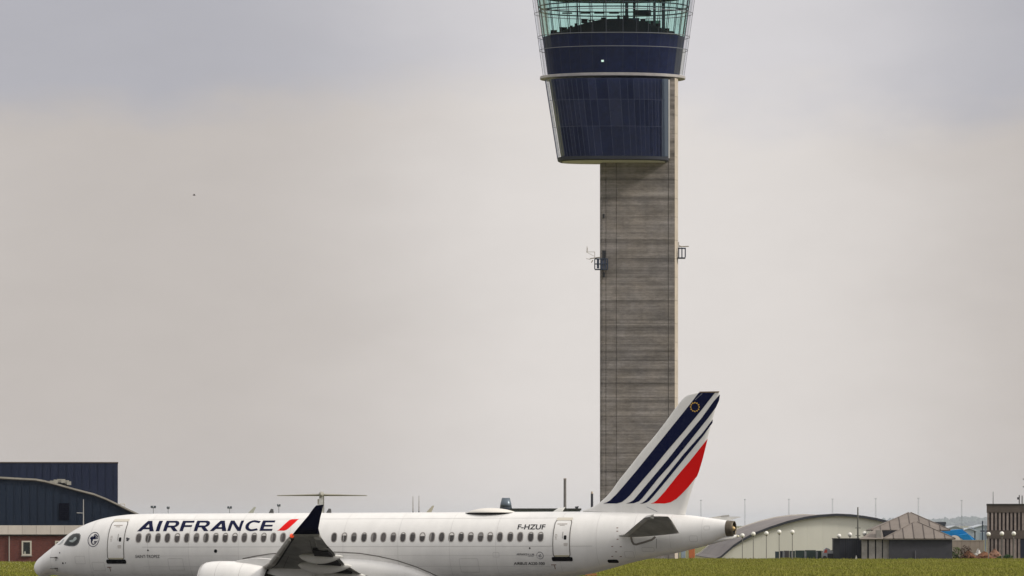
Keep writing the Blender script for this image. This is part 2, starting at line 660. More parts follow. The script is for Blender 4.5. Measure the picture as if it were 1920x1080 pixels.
def airliner():
    root = thing('airliner', (0, 0, 0), 'white narrow body airliner with blue lettering and a striped tail in the foreground', 'airliner')
    root.matrix_world = AM
    white = mat('white_paint', (.83, .82, .805), .36, var=.09, vscale=1.3, coat=.35, stretch=(1.6, 1, .5), bump=.035, bscale=.9)
    grey = mat('wing_grey', (.40, .395, .375), .5, var=.5, vscale=1.3, stretch=(1.6, .5, 1))
    navy = mat('navy_paint', (.003, .006, .040), .5, spec=.1)
    red = mat('red_paint', (.74, .006, .006), .5, spec=.1)
    black = mat('dark_marking', (.008, .008, .010), .7, spec=.15)
    seam = mat('panel_seam', (.32, .31, .30), .6)
    faint = mat('panel_line', (.60, .59, .58), .5)
    doorline = mat('door_gap', (.14, .13, .12), .7)
    metal = mat('bare_metal', (.55, .54, .52), .32, metal=.8, var=.15, vscale=3)
    cream = mat('cream_trim', (.62, .58, .50), .5)
    gold = mat('gold_paint', (.85, .52, .08), .5)
    dirt = mat('belly_panel', (.70, .69, .68), .45, var=.08)
    rub = mat('tyre_rubber', (.02, .02, .02), .85)

    # fuselage
    us = list(np.unique(np.round(np.concatenate([[.004, .02, .05, .09, .14, .2, .28, .38], np.arange(.5, 8, .18), np.arange(8, 25, .5), np.arange(25, 38.01, .25), [38.19]]), 3)))
    rs = []
    nseg = 112
    for u in us:
        a, b, w = ztop(u), zbot(u), halfw(u)
        c, r = (a + b) / 2, (a - b) / 2
        rs.append([(u, w * math.sin(2 * math.pi * i / nseg), c + r * math.cos(2 * math.pi * i / nseg)) for i in range(nseg)])
    MB().rings(rs, cap1=False).build('fuselage', white, root, smooth=True)

    # wing-body fairing below the cabin
    cu, cz = loc(636, 1090, 2.0)
    rs = []
    rl = 5.35
    for k in range(41):
        t = -1 + 2 * k / 40
        g = max(1 - abs(t) ** 2.2, 0.0004) ** .62
        top = KEEL - .2 + (loc(620, 1035, 1.8)[1] - KEEL + .2) * g
        hw = 1.0 + 1.0 * g ** .45
        bot = KEEL - .32 * g
        c, r = (top + bot) / 2, (top - bot) / 2
        rs.append([(cu + rl * t, hw * g ** .15 * math.copysign(abs(math.sin(a)) ** .8, math.sin(a)), c + r * math.copysign(abs(math.cos(a)) ** .8, math.cos(a))) for a in [2 * math.pi * i / 48 for i in range(48)]])
    # keep the fairing only just proud of the skin along its upper edge
    MB().rings(rs).build('wing_fairing', white, root, smooth=True)
    # dark joint along the fairing's edge
    edge = [on_fus(*p) for p in [(455, 1047.5), (480, 1042.5), (505, 1038.7), (535, 1036.3), (570, 1035), (600, 1034.5), (640, 1035.5), (675, 1037.5), (710, 1043), (745, 1051), (780, 1062.5), (805, 1073), (822, 1081)]]
    decal('fairing_joint', stroke(edge, .045), lambda u, z: fus_y(u, z) - .012, doorline, root, off=.012)

    # cabin windows
    left = [260, 278.1, 296.2, 314, 332.3, 350.4, 368.3, 386.5, 404.4, 422.3, 440.2, 458.1, 476.3, 494.4, 512.5, 530.6]
    right = [626.3, 645.3, 663.5, 682.5, 700.8, 718.8, 737.3, 755.5, 773.5, 791.8, 810, 828, 846.3, 864.4, 882.4, 901, 918.8, 937.1, 956.6, 975, 995, 1013.4]
    wz = (on_fus(300, 1009.6)[1] + on_fus(1000, 1005.8)[1]) / 2
    frame_m = mat('window_surround', (.40, .375, .355), .5, var=.1)
    pane_m = mat('cabin_pane', (.060, .051, .050), .12, var=.5, vscale=2.5, spec=.6, objrand=.5)
    lining = mat('window_lining', (.20, .19, .185), .5, objrand=.4)
    blind_m = mat('window_blind', (.62, .60, .58), .6, objrand=.25)
    rng = random.Random(11)
    for px in left + right:
        u = on_fus(px, 1008)[0]
        ou, inn = oval(u, wz, .172, .262, skew=.0), oval(u, wz, .135, .222)
        fr = decal('cabin_window', [(ou, [inn])], fus_y, frame_m, root, off=.010, gz=.11)
        decal('pane', [(inn, [])], fus_y, pane_m, fr, off=.003, gz=.11)
        k = rng.random()
        lo = wz + .222 * (rng.uniform(.15, .75) if k < .75 else 2)
        top = [p for p in oval(u, wz, .118, .205, n=28) if p[1] >= lo]
        if len(top) > 4:
            decal('blind', [(top, [])], fus_y, blind_m if rng.random() < .55 else lining, fr, off=.006, gz=.11)
        else:
            low = [p for p in oval(u, wz, .118, .205, n=28) if p[0] < u - .03]
            if k > .86:
                decal('blind', [(low, [])], fus_y, lining, fr, off=.006, gz=.11)

    # flight deck windows
    ck = [(119.5, 1021.5), (124, 1014), (130.3, 1006), (137, 1001.2), (144, 1000), (149.5, 1000.4), (151.3, 1004), (150.6, 1010), (148, 1017.5), (144.5, 1022), (139.5, 1024.3), (130, 1024.4), (123.5, 1023)]
    uz = [on_fus(*p) for p in ck]
    cu_, cz_ = sum(p[0] for p in uz) / len(uz), sum(p[1] for p in uz) / len(uz)
    inner = [(cu_ + (u - cu_) * .87, cz_ + (z - cz_) * .87) for u, z in uz]
    cw = decal('cockpit_window', [(uz, [inner])], fus_y, mat('window_seal', (.10, .105, .11), .5), root, off=.012, gu=.15, gz=.1)
    decal('pane', [(inner, [])], fus_y, mat('cockpit_glass', (.010, .017, .020), .10, spec=.4, var=.5, vscale=2.5), cw, off=.007, gu=.15, gz=.1)
    glint = [on_fus(*p) for p in [(130, 1013.5), (137, 1012), (139.5, 1007.5), (143, 1006.8), (144, 1011), (140.5, 1014.5), (136, 1017), (131, 1016)]]
    decal('pane_glint', [(glint, [])], fus_y, mat('painted_glint', (.30, .34, .34), .5), cw, off=.011, gu=.15, gz=.1)  # pale patch painted as a reflection in the side window
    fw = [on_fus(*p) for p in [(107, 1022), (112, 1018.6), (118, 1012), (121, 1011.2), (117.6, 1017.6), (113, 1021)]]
    fp = decal('windscreen_pane', [(fw, [])], fus_y, mat('sky_lit_glass', (.42, .44, .44), .1, spec=.8), root, off=.010, gu=.15, gz=.1)  # pale base colour imitates the sky mirrored in this pane
    for sgn, nm in ((1, 'cockpit_window'),):
        decal(nm, [(uz, [])], fus_y, MATS['cockpit_glass'], root, off=.012, gu=.15, gz=.1, side=1)

    # doors
    def door(x0, x1, yt, yb):
        (u0, z0), (u1, z1) = on_fus(x0, yb), on_fus(x1, yb)
        zt = on_fus((x0 + x1) / 2, yt)[1]
        zb = (z0 + z1) / 2
        out = rrect(u0, u1, zb, zt, .16)
        d = decal('cabin_door', [(out, [])], fus_y, white, root, off=.010, gu=.3)
        decal('door_seam', stroke(out, .042, True), fus_y, doorline, d, off=.016, gu=.3)
        sill = rrect(u0 - .10, u1 + .10, zb - .20, zb + .015, .07)
        decal('sill_plate', [(sill, [])], fus_y, black, d, off=.020, gu=.3)
        decal('sill_rim', [(rrect(u0 + .06, u1 - .06, zb + .03, zb + .10, .03), [])], fus_y, mat('scuff_strip', (.45, .42, .30), .6), d, off=.020, gu=.3)
        decal('top_trim', [(rrect(u0 + .02, u1 - .0, zt - .03, zt + .11, .05), [])], fus_y, cream, d, off=.022, gu=.3)
        um = (u0 + u1) / 2
        zm = zb + (zt - zb) * .50
        decal('handle', [(rrect(u1 - .30, u1 - .16, zm - .06, zm + .16, .05), [])], fus_y, black, d, off=.018, gu=.3)
        decal('handle_slot', [(rrect(u1 - .38, u1 - .345, zm + .0, zm + .34, .01), [])], fus_y, seam, d, off=.018, gu=.3)
        notes = []
        for a, b, c_, d_ in ((-.30, .22, .88, .9), (-.16, .1, .845, .86), (.12, .34, .36, .375), (.12, .34, .33, .345), (.14, .32, .30, .315), (-.33, -.22, .60, .615), (-.34, -.2, .56, .575), (-.33, -.24, .52, .535), (-.32, -.22, .48, .495)):
            notes.append((rrect(um + a, um + b, zb + (zt - zb) * c_, zb + (zt - zb) * d_, .01, 1), []))
        decal('door_placard', notes, fus_y, mat('placard_ink', (.40, .36, .33), .6), d, off=.018, gu=.3)
        return d
    door(202.5, 233, 977.5, 1049.5)['label'] = 'forward cabin door with black sill plate'
    door(1038, 1069.5, 975, 1044.5)['label'] = 'rear cabin door beside the tail'

    # lettering built from outlines in the logo's own proportions (slanted capitals)
    H = .357

    def glyph(ch, w):
        if ch == 'I':
            return [([(0, 0), (33, 0), (33, 1), (0, 1)], [])]
        if ch == 'A':
            return [([(0, 0), (36, 0), (50, .20), (102, .20), (112, 0), (150, 0), (104, 1), (66, 1)], [[(64, .37), (83, .72), (97, .37)]])]
        if ch == 'F':
            return [([(0, 0), (30, 0), (30, .40), (96, .40), (96, .58), (30, .58), (30, .81), (104, .81), (104, 1), (0, 1)], [])]
        if ch == 'E':
            return [([(0, 0), (112, 0), (112, .19), (30, .19), (30, .41), (101, .41), (101, .58), (30, .58), (30, .81), (110, .81), (110, 1), (0, 1)], [])]
        if ch == 'N':
            return [([(0, 0), (27, 0), (27, .70), (92, 0), (120, 0), (120, 1), (94, 1), (94, .33), (32, 1), (0, 1)], [])]
        if ch == 'R':
            return [([(0, 0), (30, 0), (30, .36), (56, .36), (92, 0), (132, 0), (92, .38), (110, .46), (121, .58), (122, .76), (112, .92), (92, 1), (0, 1)],
                     [[(30, .54), (30, .82), (80, .82), (91, .76), (91, .61), (80, .54)]])]
        if ch == 'C':
            o, i = [], []
            for k in range(15):
                a = math.radians(52 + (308 - 52) * k / 14)
                o.append((66 + 66 * math.cos(a) * 1.0, .5 + .53 * math.sin(a)))
                i.append((66 + 36 * math.cos(a) * 1.0, .5 + .34 * math.sin(a)))
            o[0], i[0] = (124, .93), (114, .75)
            o[-1], i[-1] = (124, .06), (112, .25)
            return [(o + i[::-1], [])]
    x_at = [('A', 83), ('I', 250), ('R', 316), ('F', 464), ('R', 592), ('A', 736), ('N', 894), ('C', 1042), ('E', 1184)]
    for ch, x0 in x_at:
        polys = []
        for outer, holes in glyph(ch, 0):
            def cv(l):
                r = []
                for x, y in l:
                    zx = x0 + x + y * 93 * H
                    zy = 270 - (x0 - 83) / 1222 * 4.5 - y * 93.5
                    r.append(on_fus(240 + zx / 4.8, 940 + zy / 4.8))
                return r
            polys.append((cv(outer), [cv(h) for h in holes]))
        decal('letter', polys, fus_y, navy, root, off=.008, gu=1.0, gz=.06)
    sl = [(1342, 263), (1358, 256), (1385, 230), (1440, 180), (1455, 168), (1475, 163), (1541, 159), (1525, 170), (1500, 195), (1445, 245), (1425, 258), (1402, 264)]
    decal('red_slash', [([on_fus(240 + x / 4.8, 940 + y / 4.8) for x, y in sl], [])], fus_y, red, root, gu=1, gz=.06)
    text_on_fus('town_lettering', 'SAINT-TROPEZ', black, root, 254, 1046.2, 299.5, 1040.4, weight=.006)
    text_on_fus('registration_lettering', 'F-HZUF', mat('registration_paint', (.015, .015, .02), .6, spec=.2), root, 970, 992.8, 1021.5, 983.4, lean=.06)
    text_on_fus('type_lettering', 'AIRBUS A220-300', black, root, 963.5, 1059, 1021.5, 1053.8, spacing=1.02)
    text_on_fus('airline_lettering', 'AIRFRANCE', mat('small_print', (.05, .05, .06), .6), root, 968.5, 1041, 988.5, 1037.4)
    text_on_fus('alliance_lettering', 'KLM', mat('small_print_pale', (.22, .22, .24), .6), root, 989.5, 1041, 1001.5, 1037.6)
    text_on_fus('alliance_lettering', 'GROUP', MATS['small_print_pale'], root, 990, 1043.8, 1001, 1041.6)
    # round team emblem by the rear door
    ec = on_fus(1012.5, 1041.5)
    pol = []
    for k in range(16):
        a0, a1 = math.radians(90 + 22.5 * k), math.radians(90 + 22.5 * k + (12 if 1 <= k <= 6 else 22.5))
        r0, r1 = .155, .19
        pol.append(([(ec[0] + r * math.cos(a), ec[1] + r * math.sin(a)) for r, a in ((r0, a0), (r1, a0), (r1, a1), (r0, a1))], []))
    for dx, dz, w, h in ((-.05, -.02, .05, .06), (.02, .03, .06, .05), (.05, -.05, .05, .03), (-.01, -.07, .08, .025)):
        pol.append((oval(ec[0] + dx, ec[1] + dz, w * .7, h * .7, 8), []))
    decal('round_emblem', pol, fus_y, MATS['small_print_pale'], root)

    # winged seahorse roundel behind the flight deck
    c0 = on_fus(175.5, 1011.5)

    def em(x, y):  # units of about one pixel of the enlarged roundel
        return (c0[0] + x * .028, c0[1] + y * .028)
    ring = stroke([em(11.9 * math.cos(6.2832 * k / 32), 13.2 * math.sin(6.2832 * k / 32)) for k in range(32)], .035, True)
    body = [([em(*p) for p in [(-5.5, 5), (-3.5, 6.5), (-2, 4.5), (-2.4, 1.5), (-1, -1), (-2.5, -4), (-1.5, -7), (1, -9.5), (-3, -8.5), (-5, -5.5), (-5.5, -2), (-6.5, 1), (-8, 1.5), (-7.5, 3)]], [])]
    wing_ = []
    for k in range(5):
        a = math.radians(88 - 19 * k)
        x1, y1 = 11.0 * math.cos(a), 11.2 * math.sin(a)
        wing_ += stroke([em(-1.8, 1.0), em(x1 * .5 - .5, y1 * .55), em(x1 * .85, y1 * .85)], .042)
    wing_ += stroke([em(10 * math.cos(math.radians(a)) - .3, 9.3 * math.sin(math.radians(a)) + .4) for a in range(20, 84, 9)], .035)
    tail = stroke([em(-1.8, -8.6), em(1.5, -9), em(4.5, -7.5), em(5.5, -5), em(4, -3.4), em(2.2, -4.5), em(2.8, -6)], .05)
    tail += stroke([em(5.6, -5.2), em(7.6, -4.2), em(8.4, -2)], .04)
    decal('seahorse_roundel', ring + body + wing_ + tail, fus_y, navy, root, gu=.2)

    # little fittings and markings
    for px, py in ((105.5, 1045.5), (105.5, 1066)):
        probes = MB()
        u, z = on_fus(px, py)
        y = fus_y(u, z)
        probes.box(u - .02, u + .08, y - .16, y + .02, z - .04, z + .04)
        probes.tube((u - .30, y - .13, z), (u + .04, y - .13, z + .005), .018, .022)
        probes.build('pitot_probe', mat('probe_metal', (.10, .095, .085), .4, metal=.6), root)
    dots = []
    for px, py, r in ((112, 1036.5, .035), (105, 1050, .03), (107, 1070, .03), (118, 1056, .05), (123, 1055.5, .03), (277.5, 1031.8, .045), (404.3, 1033.3, .095), (993.3, 1027.8, .045)):
        dots.append((oval(*on_fus(px, py), r, r, 12, 2), []))
    decal('drain_port', dots, fus_y, black, root)
    ticks = []
    for px, py in ((1157.5, 989.8), (1157.5, 996), (1158, 1011), (1148, 1024.5), (1164, 1025), (1155, 1034.5), (1148, 1043), (1164, 1043.3)):
        u, z = on_fus(px, py)
        ticks.append((rrect(u - .05, u + .05, z - .018, z + .018, .01, 1), []))
    decal('jacking_marks', ticks, fus_y, mat('brown_mark', (.20, .10, .07), .6), root)
    for px in ((206, 1067), (1039.5, 1062.5)):
        u, z = on_fus(*px)
        decal('tail_stand_mark', [(rrect(u - .14, u + .12, z + .08, z + .115, .01, 1), []), (rrect(u + .0, u + .035, z - .12, z + .08, .01, 1), [])], fus_y, mat('brown_mark', (.2, .1, .07)), root)
    sm = []
    for px, py in ((238.5, 1009.5), (241, 1010.5), (239, 1013)):
        sm.append((oval(*on_fus(px, py), .07, .05, 10, 2), []))
    decal('door_handle_note', sm, fus_y, mat('small_print', (.16, .16, .18)), root)
    u, z = on_fus(1149, 1052.3)
    decal('outflow_vent', [(rrect(u - .25, u + .27, z - .085, z + .085, .08), [])], fus_y, black, root)
    zline = (on_fus(300, 1026.5)[1] + on_fus(1000, 1023.4)[1]) / 2
    decal('waist_seam', [([(7.0, zline - .012), (31.5, zline - .012), (31.5, zline + .012), (7.0, zline + .012)], [])], fus_y, mat('waist_line', (.52, .51, .5), .6), root, off=.006)
    for u in (1.45, 3.9, 7.3, 9.6, 12.4, 15.2, 18.2, 21.2, 24.0, 26.5, 29.8, 31.7, 33.6, 35.4, 37.0):
        za, zb = zbot(u) + .25, ztop(u) - .06
        decal('barrel_seam', [([(u - .008, za), (u + .008, za), (u + .008, zb), (u - .008, zb)], [])], fus_y, faint, root, off=.005)
    for z_ in (KEEL + .95, KEEL + 1.5, CROWN - .32):
        decal('lap_joint', [([(7.0, z_ - .007), (29.5, z_ - .007), (29.5, z_ + .007), (7.0, z_ + .007)], [])], fus_y, faint, root, off=.005)
    hm = mat('hatch_line', (.50, .49, .48), .6)
    for hx, hy, a_, b_ in ((150, 1050, .30, .2), (185, 1062, .36, .22), (330, 1058, .42, .30), (880, 1060, .5, .34), (930, 1040, .16, .12), (1180, 1040, .22, .16), (1300, 1010, .2, .14), (1325, 990, .14, .1), (1215, 1030, .3, .1)):
        u, z = on_fus(hx, hy)
        decal('access_hatch', stroke(rrect(u - a_, u + a_, z - b_, z + b_, .06), .016, True), fus_y, hm, root, off=.006)

    # crown fittings
    (ua, zA), (ub, zB) = loc(876, 961, 0), loc(969, 959, 0)
    zc = CROWN - .06
    rs = []
    for k in range(25):
        t = k / 24
        w = max(math.sin(math.pi * t) ** .6, .02)
        h = max(.27 * (math.sin(math.pi * t ** .9)) ** .7, .012)
        rs.append([(ua + (ub - ua) * t, .78 * w * math.cos(a), zc + h * math.sin(a)) for a in [math.pi * i / 16 for i in range(17)]])
    rd = MB().rings(rs, closed=True).build('satellite_radome', mat('radome_paint', (.74, .71, .66), .45, var=.06), root, smooth=True)
    MB().rings([[(p[0] + (.03 if i else -.03), p[1] * 1.02, zc - .03 + .06 * k) for p in [(ua + (ub - ua) * (.5 - .5 * math.cos(a)), .80 * math.sin(a) * abs(math.sin(a)) ** -.3 if abs(math.sin(a)) > .01 else 0) for a in [2 * math.pi * j / 40 for j in range(40)]]] for i, k in ((0, 0), (0, 1))]).build('radome_skirt', black, rd)
    for px in (508, 616):
        u = loc(px, 960, 0)[0]
        MB().prism([(u - .14, CROWN - .03), (u + .16, CROWN - .03), (u + .13, CROWN + .20), (u + .02, CROWN + .22)], -.03, .03).build('blade_antenna', mat('antenna_dark', (.10, .10, .10), .5), root)

    # fin
    lead = [(1085, 960.5), (1090, 958), (1100, 954.5), (1112, 948.5), (1128, 939.5), (1142, 928.5), (1160, 911), (1181, 876), (1203, 847), (1225.5, 820), (1248, 791), (1265.5, 767), (1279, 750), (1286, 743.5), (1294, 739.2), (1302, 737)]
    lead = [(1085, 960.5), (1098, 956), (1112, 950), (1128, 939.5), (1142, 926), (1159, 902.5), (1181, 875), (1203, 846.5), (1225.5, 820), (1248, 791), (1265.5, 766.5), (1278.5, 750), (1286.5, 742.5), (1296, 738.6), (1308, 736.6)]
    lz = [loc(x, y, 0)[1] for x, y in lead]
    lu = [loc(x, y, 0)[0] for x, y in lead]
    le = pchip([CROWN - .5] + lz, [lu[0] - .4] + lu)
    trail = [(1285, 966), (1307, 887), (1325.5, 825), (1349, 736.5)]
    te = pchip([CROWN - .5] + [loc(x, y, 0)[1] for x, y in trail], [loc(1287, 960, 0)[0] - .1] + [loc(x, y, 0)[0] for x, y in trail])
    zT = loc(1330, 735.6, 0)[1]

    def fin_y(u, z):
        z = min(z, zT)
        a, b = le(z), te(z)
        s = min(max((u - a) / (b - a), 0), 1)
        tk = .32 - .20 * min(max((z - CROWN) / (zT - CROWN), 0), 1)
        g = 2.6 * (.2969 * math.sqrt(s) - .126 * s - .3516 * s * s + .2843 * s ** 3 - .1015 * s ** 4) / .26 * .38
        return -max(tk * g, .004)
    zs = list(np.linspace(CROWN - .45, zT - .55, 26)) + list(np.linspace(zT - .5, zT, 14))
    ss = [0, .008, .025, .05, .09, .14, .2, .28, .36, .45, .55, .65, .75, .85, .93, 1]
    rs = []
    for z in zs:
        a, b = le(z), te(z)
        port = [(a + (b - a) * s, fin_y(a + (b - a) * s, z), z) for s in ss]
        rs.append(port + [(x, -y, zz) for x, y, zz in port[::-1][:-1]])
    fin = MB().rings(rs).build('tail_fin', white, root, smooth=True)

    def fpx(l):
        return [loc(1070 + x / 4.5, 720 + y / 4.5, .12) for x, y in l]
    s1 = [(272, 1008), (300, 1000), (330, 983), (385, 930), (450, 855), (560, 725), (700, 550), (880, 325), (1000, 175), (1078, 72), (1213, 72), (1100, 218), (960, 390), (815, 560), (700, 702), (590, 830), (500, 938), (465, 972), (430, 997), (390, 1008)]
    s2 = [(468, 1008), (500, 998), (530, 980), (590, 910), (700, 778), (815, 640), (950, 468), (1100, 288), (1200, 148), (1253, 88), (1246, 138), (1216, 203), (1150, 292), (1050, 418), (950, 545), (830, 690), (740, 792), (660, 892), (605, 962), (575, 990), (535, 1005), (500, 1008)]
    s3 = [(582, 1008), (605, 1002), (635, 980), (705, 900), (800, 782), (950, 592), (1110, 410), (1192, 300), (1190, 328), (1110, 440), (960, 625), (820, 798), (715, 925), (662, 985), (640, 1000), (612, 1008)]
    s4 = [(672, 1008), (700, 1000), (725, 982), (790, 910), (900, 770), (1000, 652), (1100, 525), (1149, 463), (1110, 622), (1075, 740), (1060, 778), (985, 872), (930, 930), (890, 968), (840, 998), (790, 1008)]
    for poly, m in ((s1, navy), (s2, navy), (s3, navy), (s4, red)):
        for sd_ in (-1, 1):
            decal('fin_stripe', [(fpx(poly), [])], fin_y, m, fin, off=.012, gu=.3, gz=.25, side=sd_)
    stars = []
    for k in range(12):
        a = 2 * math.pi * k / 12
        sx, sy = 1045 + 35 * math.cos(a), 194 + 37 * math.sin(a)
        stars.append((fpx([(sx + (8.0 if j % 2 == 0 else 4.2) * math.sin(math.pi * j / 5), sy - (8.0 if j % 2 == 0 else 4.2) * math.cos(math.pi * j / 5)) for j in range(10)]), []))
    decal('star_ring', stars, fin_y, gold, fin, off=.017, gu=.3, gz=.3)
    decal('rudder_seam', stroke(fpx([(1045, 135), (1108, 78)]), .018) + stroke(fpx([(728, 1077), (640, 1036)]), .03), fin_y, mat('rudder_line', (.35, .36, .40), .6), fin, off=.017, gu=.3, gz=.25)
    base = [(loc(px, 960.4 + (px - 1100) * .034, .2)) for px in (1092, 1120, 1160, 1200, 1240, 1282)]
    decal('fin_joint', stroke([(u, z + .03) for u, z in base], .03), fin_y, seam, fin, off=.02, gu=.3, gz=.3)
    u1, u2 = le(zT - .05) + .35, te(zT) - .02
    MB().box(u1, u2, -.05, .05, zT - .01, zT + .045).build('fin_cap', mat('fin_cap_brown', (.22, .15, .08), .5), fin)

    # horizontal tail
    for sg in (1, -1):
        secs = []
        pts = [(1.15, (1160, 1004.5), (1274, 1000)), (2.0, (1171, 1003.5), (1272.6, 997.8)), (4.3, (1199, 979.5), (1260.5, 977.5)), (5.9, (1209.5, 970.8), (1253.8, 969.2)), (6.15, (1220, 968.8), (1252.6, 968.4))]
        for v, pl, pt in pts:
            (ul, zl), (ut, zt_) = loc(*pl, v), loc(*pt, v)
            secs.append((v, ul, zl, ut, zt_))
        rs = []
        for v, ul, zl, ut, zt_ in secs:
            c = ut - ul
            r = []
            th = .11 * c
            for s in (0, .01, .04, .1, .2, .35, .5, .65, .8, .92, 1):
                g = th * 1.9 * (.2969 * math.sqrt(s) - .126 * s - .3516 * s * s + .2843 * s ** 3 - .1015 * s ** 4) / .26 * .38
                r.append((ul + c * s, zl + (zt_ - zl) * s, g))
            ring = [(u, -v * sg, z + g) for u, z, g in r] + [(u, -v * sg, z - g) for u, z, g in r[::-1][1:-1]]
            rs.append(ring)
        st = MB().rings(rs).build('tailplane', grey, root, smooth=True)
        # bright leading edge
        le_rs = []
        for v, ul, zl, ut, zt_ in secs[1:]:
            le_rs.append([(ul - .05, -v * sg, zl), (ul + .06, -v * sg, zl + .09), (ul + .16, -v * sg, zl + .12), (ul + .16, -v * sg, zl - .10), (ul + .06, -v * sg, zl - .08)])
        MB().rings(le_rs).build('leading_edge', metal, st)
        if sg > 0:
            decal('trim_slot_seal', stroke([on_fus(*p) for p in [(1183, 1004), (1185, 1015), (1188, 1020), (1193, 1020.8), (1207, 1017), (1222, 1012), (1229, 1006.5)]], .10), fus_y, mat('seal_brown', (.22, .20, .18), .7), root, off=.01)
            decal('trim_slot', stroke([on_fus(1231, y) for y in (1010, 1016, 1022, 1028)], .025), fus_y, seam, root, off=.01)

    # tail cone exhaust
    ue, zt_, zb_ = 38.12, ztop(38.12), zbot(38.12)
    zc_, rr = (zt_ + zb_) / 2, (zt_ - zb_) / 2 * .985
    bronze = mat('hot_metal', (.14, .115, .085), .5, metal=.5, var=.4, vscale=5)
    ux = 38.12
    prof = [(ux + .06, rr), (ux + .25, rr * .97), (ux + .44, rr * .92), (ux + .44, rr * .83), (ux + .0, rr * .72)]
    ap = MB().rings([[(u, r * math.sin(a), zc_ + r * math.cos(a)) for a in [2 * math.pi * i / 20 for i in range(20)]] for u, r in prof], cap0=False).build('exhaust_duct', bronze, root, smooth=True)
    MB().rings([[(ux + u, rr * k * math.sin(a), zc_ + rr * k * math.cos(a)) for a in [2 * math.pi * i / 20 for i in range(20)]] for u, k in ((.40, .82), (.1, .70))], cap0=False).build('exhaust_liner', mat('liner_black', (.010, .009, .008), .9), ap)  # near-black lining inside the duct
    MB().rings([[(ux + u, r * math.sin(a), zc_ + r * math.cos(a)) for a in [2 * math.pi * i / 16 for i in range(16)]] for u, r in ((-.15, .10), (.20, .16), (.40, .12), (.50, .01))]).build('exhaust_plug', mat('ochre_plug', (.42, .30, .14), .4, metal=.5), ap, smooth=True)
    tl = [loc(1318, 1022, 0), loc(1381.5, 1005.2, 0)]
    MB().tube((tl[0][0], 0, tl[0][1] + .12), (tl[1][0], 0, tl[1][1]), .19, .07, 14).build('tail_strake', white, root, smooth=True)
    MB().tube((tl[1][0], 0, tl[1][1]), (tl[1][0] + .12, 0, tl[1][1] - .01), .065, .03, 10).build('tail_light', mat('tail_light_glass', (.85, .82, .6), .2), root, smooth=True)

    # wings
    st_v = [1.2, 5.0, 7.5, 10.5, 13.5, 15.6, 16.5]
    LEp = [loc(455, 1080, 1.2), loc(485, 1069, 5.0), loc(505, 1055.5, 7.5), loc(518, 1039.5, 10.5), loc(531.5, 1021.5, 13.5), loc(541, 1009, 15.6), loc(549, 1001.5, 16.5)]
    TEp = [loc(738, 1093, 1.2), loc(676, 1076, 5.0), loc(645, 1056, 7.5), loc(628, 1038, 10.5), loc(612, 1021, 13.5), loc(603, 1008.5, 15.6), loc(599.5, 1001.6, 16.5)]
    wl_v = [16.5, 16.75, 17.0, 17.2, 17.35]
    WLE = [LEp[-1], loc(563, 984.5, 16.75), loc(577.5, 967.5, 17.0), loc(587.5, 953.5, 17.2), loc(592.8, 947.6, 17.35)]
    WTE = [TEp[-1], loc(597, 990.5, 16.75), loc(600.5, 971, 17.0), loc(604, 957, 17.2), loc(606.8, 946, 17.35)]
    ss = [0, .006, .02, .05, .1, .18, .28, .4, .52, .64, .76, .88, 1]

    def af(s):
        return (.2969 * math.sqrt(s) - .126 * s - .3516 * s * s + .2843 * s ** 3 - .1015 * s ** 4) / .26 * .38 * 1.3
    for sg in (1, -1):
        def section(v, l, t, cant, tr):
            c = t[0] - l[0]
            up = Vector((0, math.sin(cant), math.cos(cant)))   # lifts towards the aircraft when canted (y to starboard)
            pts = []
            for s in ss:
                pts.append((Vector((l[0] + c * s, -v, l[1] + (t[1] - l[1]) * s)), af(s) * tr * c))
            ring = [p + up * g * .62 for p, g in pts] + [p - up * g * .38 for p, g in pts[::-1][1:-1]]
            return [(p.x, p.y * sg, p.z) for p in ring]
        trs = [.13, .12, .115, .11, .105, .10, .09]
        cants = [0, .1, .13, .14, .15, .2, .55]
        rs = [section(v, LEp[i], TEp[i], cants[i], trs[i]) for i, v in enumerate(st_v)]
        wg = MB().rings(rs).build('wing', grey, root, smooth=True)
        cw_ = [.55, 1.15, 1.28, 1.3, 1.3]
        rs = [section(v, WLE[i], WTE[i], cw_[i], .09) for i, v in enumerate(wl_v)]
        wl = MB().rings(rs).build('winglet', mat('winglet_navy', (.003, .004, .022), .5, spec=.1) if sg > 0 else mat('winglet_grey', (.6, .6, .58), .4), wg, smooth=True)

        def lerp(i, t, s, dz=0):
            """point on wing between stations i and i+1, chord fraction s"""
            l = [LEp[i][k] * (1 - t) + LEp[i + 1][k] * t for k in (0, 1)]
            e = [TEp[i][k] * (1 - t) + TEp[i + 1][k] * t for k in (0, 1)]
            v = st_v[i] * (1 - t) + st_v[i + 1] * t
            c = e[0] - l[0]
            return Vector((l[0] + c * s, -v * sg, l[1] + (e[1] - l[1]) * s + dz)), c, v

        # slats: a bright nose strip with a dark gap behind it
        for i0, i1, nm in ((1, 2, 'slat'), (2, 3, 'slat'), (3, 4, 'slat'), (4, 5, 'slat')):
            rr_ = []
            for t in (.03, .97):
                p, c, v = lerp(i0, t, 0)
                q = .085 * 2.6 / max(c, 1) ** .35
                w = min(.075 * c, .33)
                rr_.append([(p.x - .05, p.y, p.z), (p.x + w * .35, p.y, p.z + .08), (p.x + w, p.y, p.z + .10), (p.x + w, p.y, p.z - .13), (p.x + w * .35, p.y, p.z - .10), (p.x, p.y, p.z - .05)])
            sl_ = MB().rings(rr_).build(nm, mat('slat_metal', (.52, .50, .46), .4, metal=.4, var=.15), wg)
            gap = []
